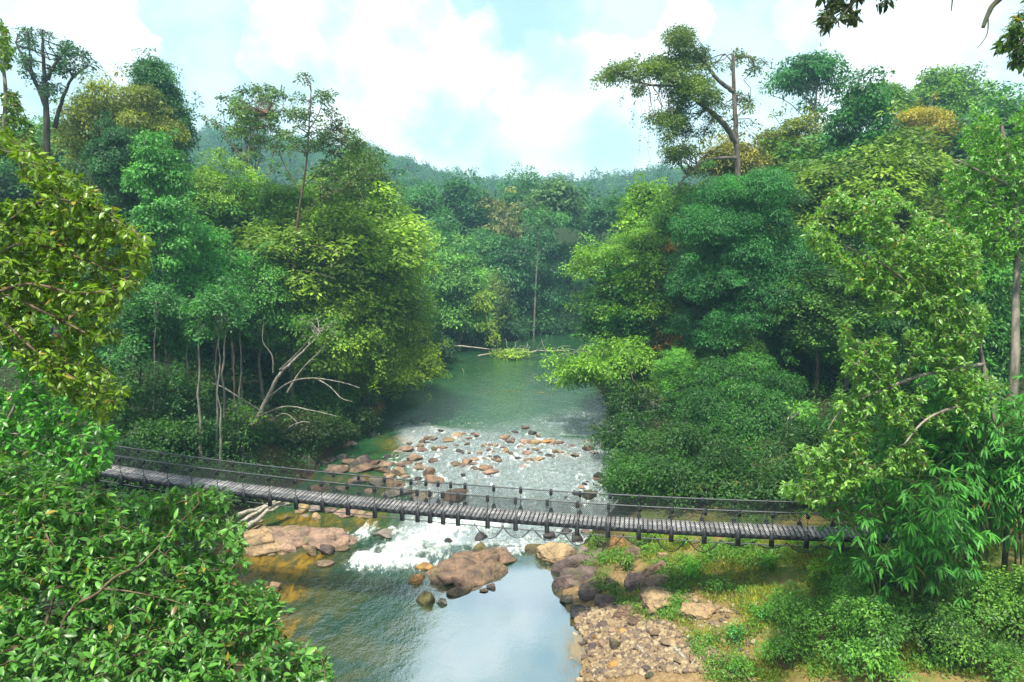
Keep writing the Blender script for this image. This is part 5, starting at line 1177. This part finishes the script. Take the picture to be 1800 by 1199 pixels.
# sagging safety nets under the near edge
scal = [s for s, p in zip(NS, NEARPX) if p >= 858]
for k, s in enumerate(scal):
    hw = .62; sag = rng.uniform(.40, .62) if k < 8 else rng.uniform(.2, .4); mk = MB(); tt = np.linspace(-1, 1, 17)
    def cv(t, f, w): return bp(s + t * hw, w, 0) + np.column_stack([np.zeros((len(np.atleast_1d(t)), 2)), -.36 - sag * f * (1 - np.atleast_1d(t) ** 2)])
    for f, r in ((1, .016), (.78, .007)): mk.tube(cv(tt, f, -.06 + .25 * f), r, 5, cap=False)
    for f in (.2, .4, .6, .9): mk.tube(cv(tt, f, -.06 + .25 * f), .004, 3, cap=False)
    for t in np.linspace(-.9, .9, 13):
        ff = np.linspace(0, 1, 6); P = np.array([cv(np.array([np.clip(t + .06 * math.sin(f * 9), -1, 1)]), f, -.06 + .25 * f)[0] for f in ff]); mk.tube(P, .004, 3, cap=False)
    mk.build("safety_net", M_NET, broot, origin=borg)
# anchor cables at the left end
for (p, q_) in [((130, 845), (205, 878)), ((165, 848), (235, 885))]:
    mk = MB(); mk.tube([bp(np.array(S0 + .5), 0 if p[0] == 130 else .5, -.3), at_d(q_[0], q_[1], 33)], .03, 6); mk.build("anchor_cable", M_CABLE, broot, origin=borg)

# ------------------------------------------------------------------ haze
bx = MB(); bx.box((0, 470, 71), (940, 0, 0), (0, 560, 0), (0, 0, 75)); hz = bx.build("haze"); tag(hz, "thin blue forest haze", "haze", kind="stuff")
V = np.array([v.co[:] for v in hz.data.vertices])
m, nt, out = newmat("air"); b = NB(nt); v = b.n("ShaderNodeVolumePrincipled"); v.inputs["Color"].default_value = (0.42, 0.80, 1.0, 1); v.inputs["Density"].default_value = 0.0007; v.inputs["Anisotropy"].default_value = 0.2
b.link(v.outputs[0], out.inputs["Volume"]); hz.data.materials.append(m)

# ------------------------------------------------------------------ sky, sun, camera
SUN_EL, SUN_AZ = rad(67), rad(-160)      # azimuth from +Y towards +X
W = bpy.data.worlds.new("World"); S.world = W; W.use_nodes = True; nt = W.node_tree; nt.nodes.clear(); b = NB(nt)
out = b.n("ShaderNodeOutputWorld"); sky = b.n("ShaderNodeTexSky", sky_type='NISHITA'); sky.sun_disc = False; sky.sun_elevation = SUN_EL; sky.sun_rotation = SUN_AZ
sky.air_density = 1.0; sky.dust_density = 1.5; sky.ozone_density = 1.0
tc = b.n("ShaderNodeTexCoord"); D = tc.outputs["Generated"]
def vadd(a, c, op='ADD'):
    x = b.n("ShaderNodeVectorMath", operation=op); b.set(x.inputs[0], a); b.set(x.inputs[1], c); return x.outputs[0]
nv = b.noise(D, 5.0, 7, .6, 0.0, out=1); off = vadd(vadd(nv, (.5, .5, .5), 'SUBTRACT'), (.25, .25, .25), 'MULTIPLY')
DW = vadd(D, off); x = b.n("ShaderNodeVectorMath", operation='NORMALIZE'); b.link(DW, x.inputs[0]); DW = x.outputs[0]
mask = None
for (px, py, r, a) in [(610, 60, 170, 1), (735, 110, 125, 1), (500, 90, 80, .8), (640, 170, 150, .9), (868, 112, 34, .7), (1165, 120, 70, .8), (1000, 165, 130, .75), (1590, 110, 130, .85), (190, 100, 45, .9), (60, 40, 110, .45), (1420, 60, 60, .4), (1700, 20, 120, .4)]:
    c = nz(ray(px, py)); dt = b.n("ShaderNodeVectorMath", operation='DOT_PRODUCT'); b.link(DW, dt.inputs[0]); dt.inputs[1].default_value = c
    w = b.maprange(dt.outputs["Value"], math.cos(r / FOC * 1.0), math.cos(r / FOC * .86), 0, a)
    mask = w if mask is None else b.math('MAXIMUM', mask, w)
sep = b.n("ShaderNodeSeparateXYZ"); b.link(DW, sep.inputs[0])
mask = b.math('MAXIMUM', mask, b.maprange(sep.outputs[2], .02, .23, 1, 0))
nh = b.noise(D, 2.2, 8, .6, .3); high = b.math('MULTIPLY', b.maprange(nh, .42, .62, .15, .8), b.maprange(sep.outputs[2], .28, .5, 0, 1))
mask = b.math('MAXIMUM', mask, high); mask = b.math('MINIMUM', mask, 1.0)
ns = b.noise(D, 7.0, 6, .55)
cc = b.mix(b.maprange(ns, .36, .60), (0.40, 0.51, 0.55), (0.82, 0.84, 0.84))
bg1 = b.n("ShaderNodeBackground"); b.link(b.mix(1.0, sky.outputs[0], (1.25, 1.45, 1.2), 'MULTIPLY'), bg1.inputs[0]); bg1.inputs[1].default_value = 0.10
bg2 = b.n("ShaderNodeBackground"); b.link(cc, bg2.inputs[0]); bg2.inputs[1].default_value = 1.0
mask = b.maprange(mask, 0, 1, .42, 1.0, smooth=False)
ms = b.n("ShaderNodeMixShader"); b.link(mask, ms.inputs[0]); b.link(bg1.outputs[0], ms.inputs[1]); b.link(bg2.outputs[0], ms.inputs[2]); b.link(ms.outputs[0], out.inputs[0])

sl = bpy.data.lights.new("sun", 'SUN'); sl.energy = 4.8; sl.angle = rad(3.0); sl.color = (1.0, 0.94, 0.80); so = bpy.data.objects.new("sun", sl); COL.objects.link(so)
dv = Vector((math.sin(SUN_AZ) * math.cos(SUN_EL), math.cos(SUN_AZ) * math.cos(SUN_EL), math.sin(SUN_EL))); so.rotation_euler = dv.to_track_quat('Z', 'Y').to_euler(); so.location = (0, 0, 60)
cam = bpy.data.cameras.new("camera"); cam.sensor_width = 36; cam.lens = 24.0; cam.clip_start = .1; cam.clip_end = 5000
co = bpy.data.objects.new("camera", cam); COL.objects.link(co); co.location = (0, 0, CAMZ); co.rotation_euler = (rad(90) - PITCH, 0, 0); S.camera = co

S.view_settings.view_transform = 'Standard'; S.view_settings.look = 'None'; S.view_settings.exposure = 1.08; S.view_settings.gamma = 1
S.render.engine = 'CYCLES'; cy = S.cycles
cy.max_bounces = 6; cy.diffuse_bounces = 3; cy.glossy_bounces = 2; cy.transmission_bounces = 3; cy.volume_bounces = 0; cy.transparent_max_bounces = 4
cy.caustics_reflective = False; cy.caustics_refractive = False; cy.use_denoising = True; cy.denoiser = 'OPENIMAGEDENOISE'; cy.denoising_input_passes = 'RGB_ALBEDO_NORMAL'; cy.denoising_prefilter = 'NONE'; cy.use_adaptive_sampling = True; cy.adaptive_threshold = .02
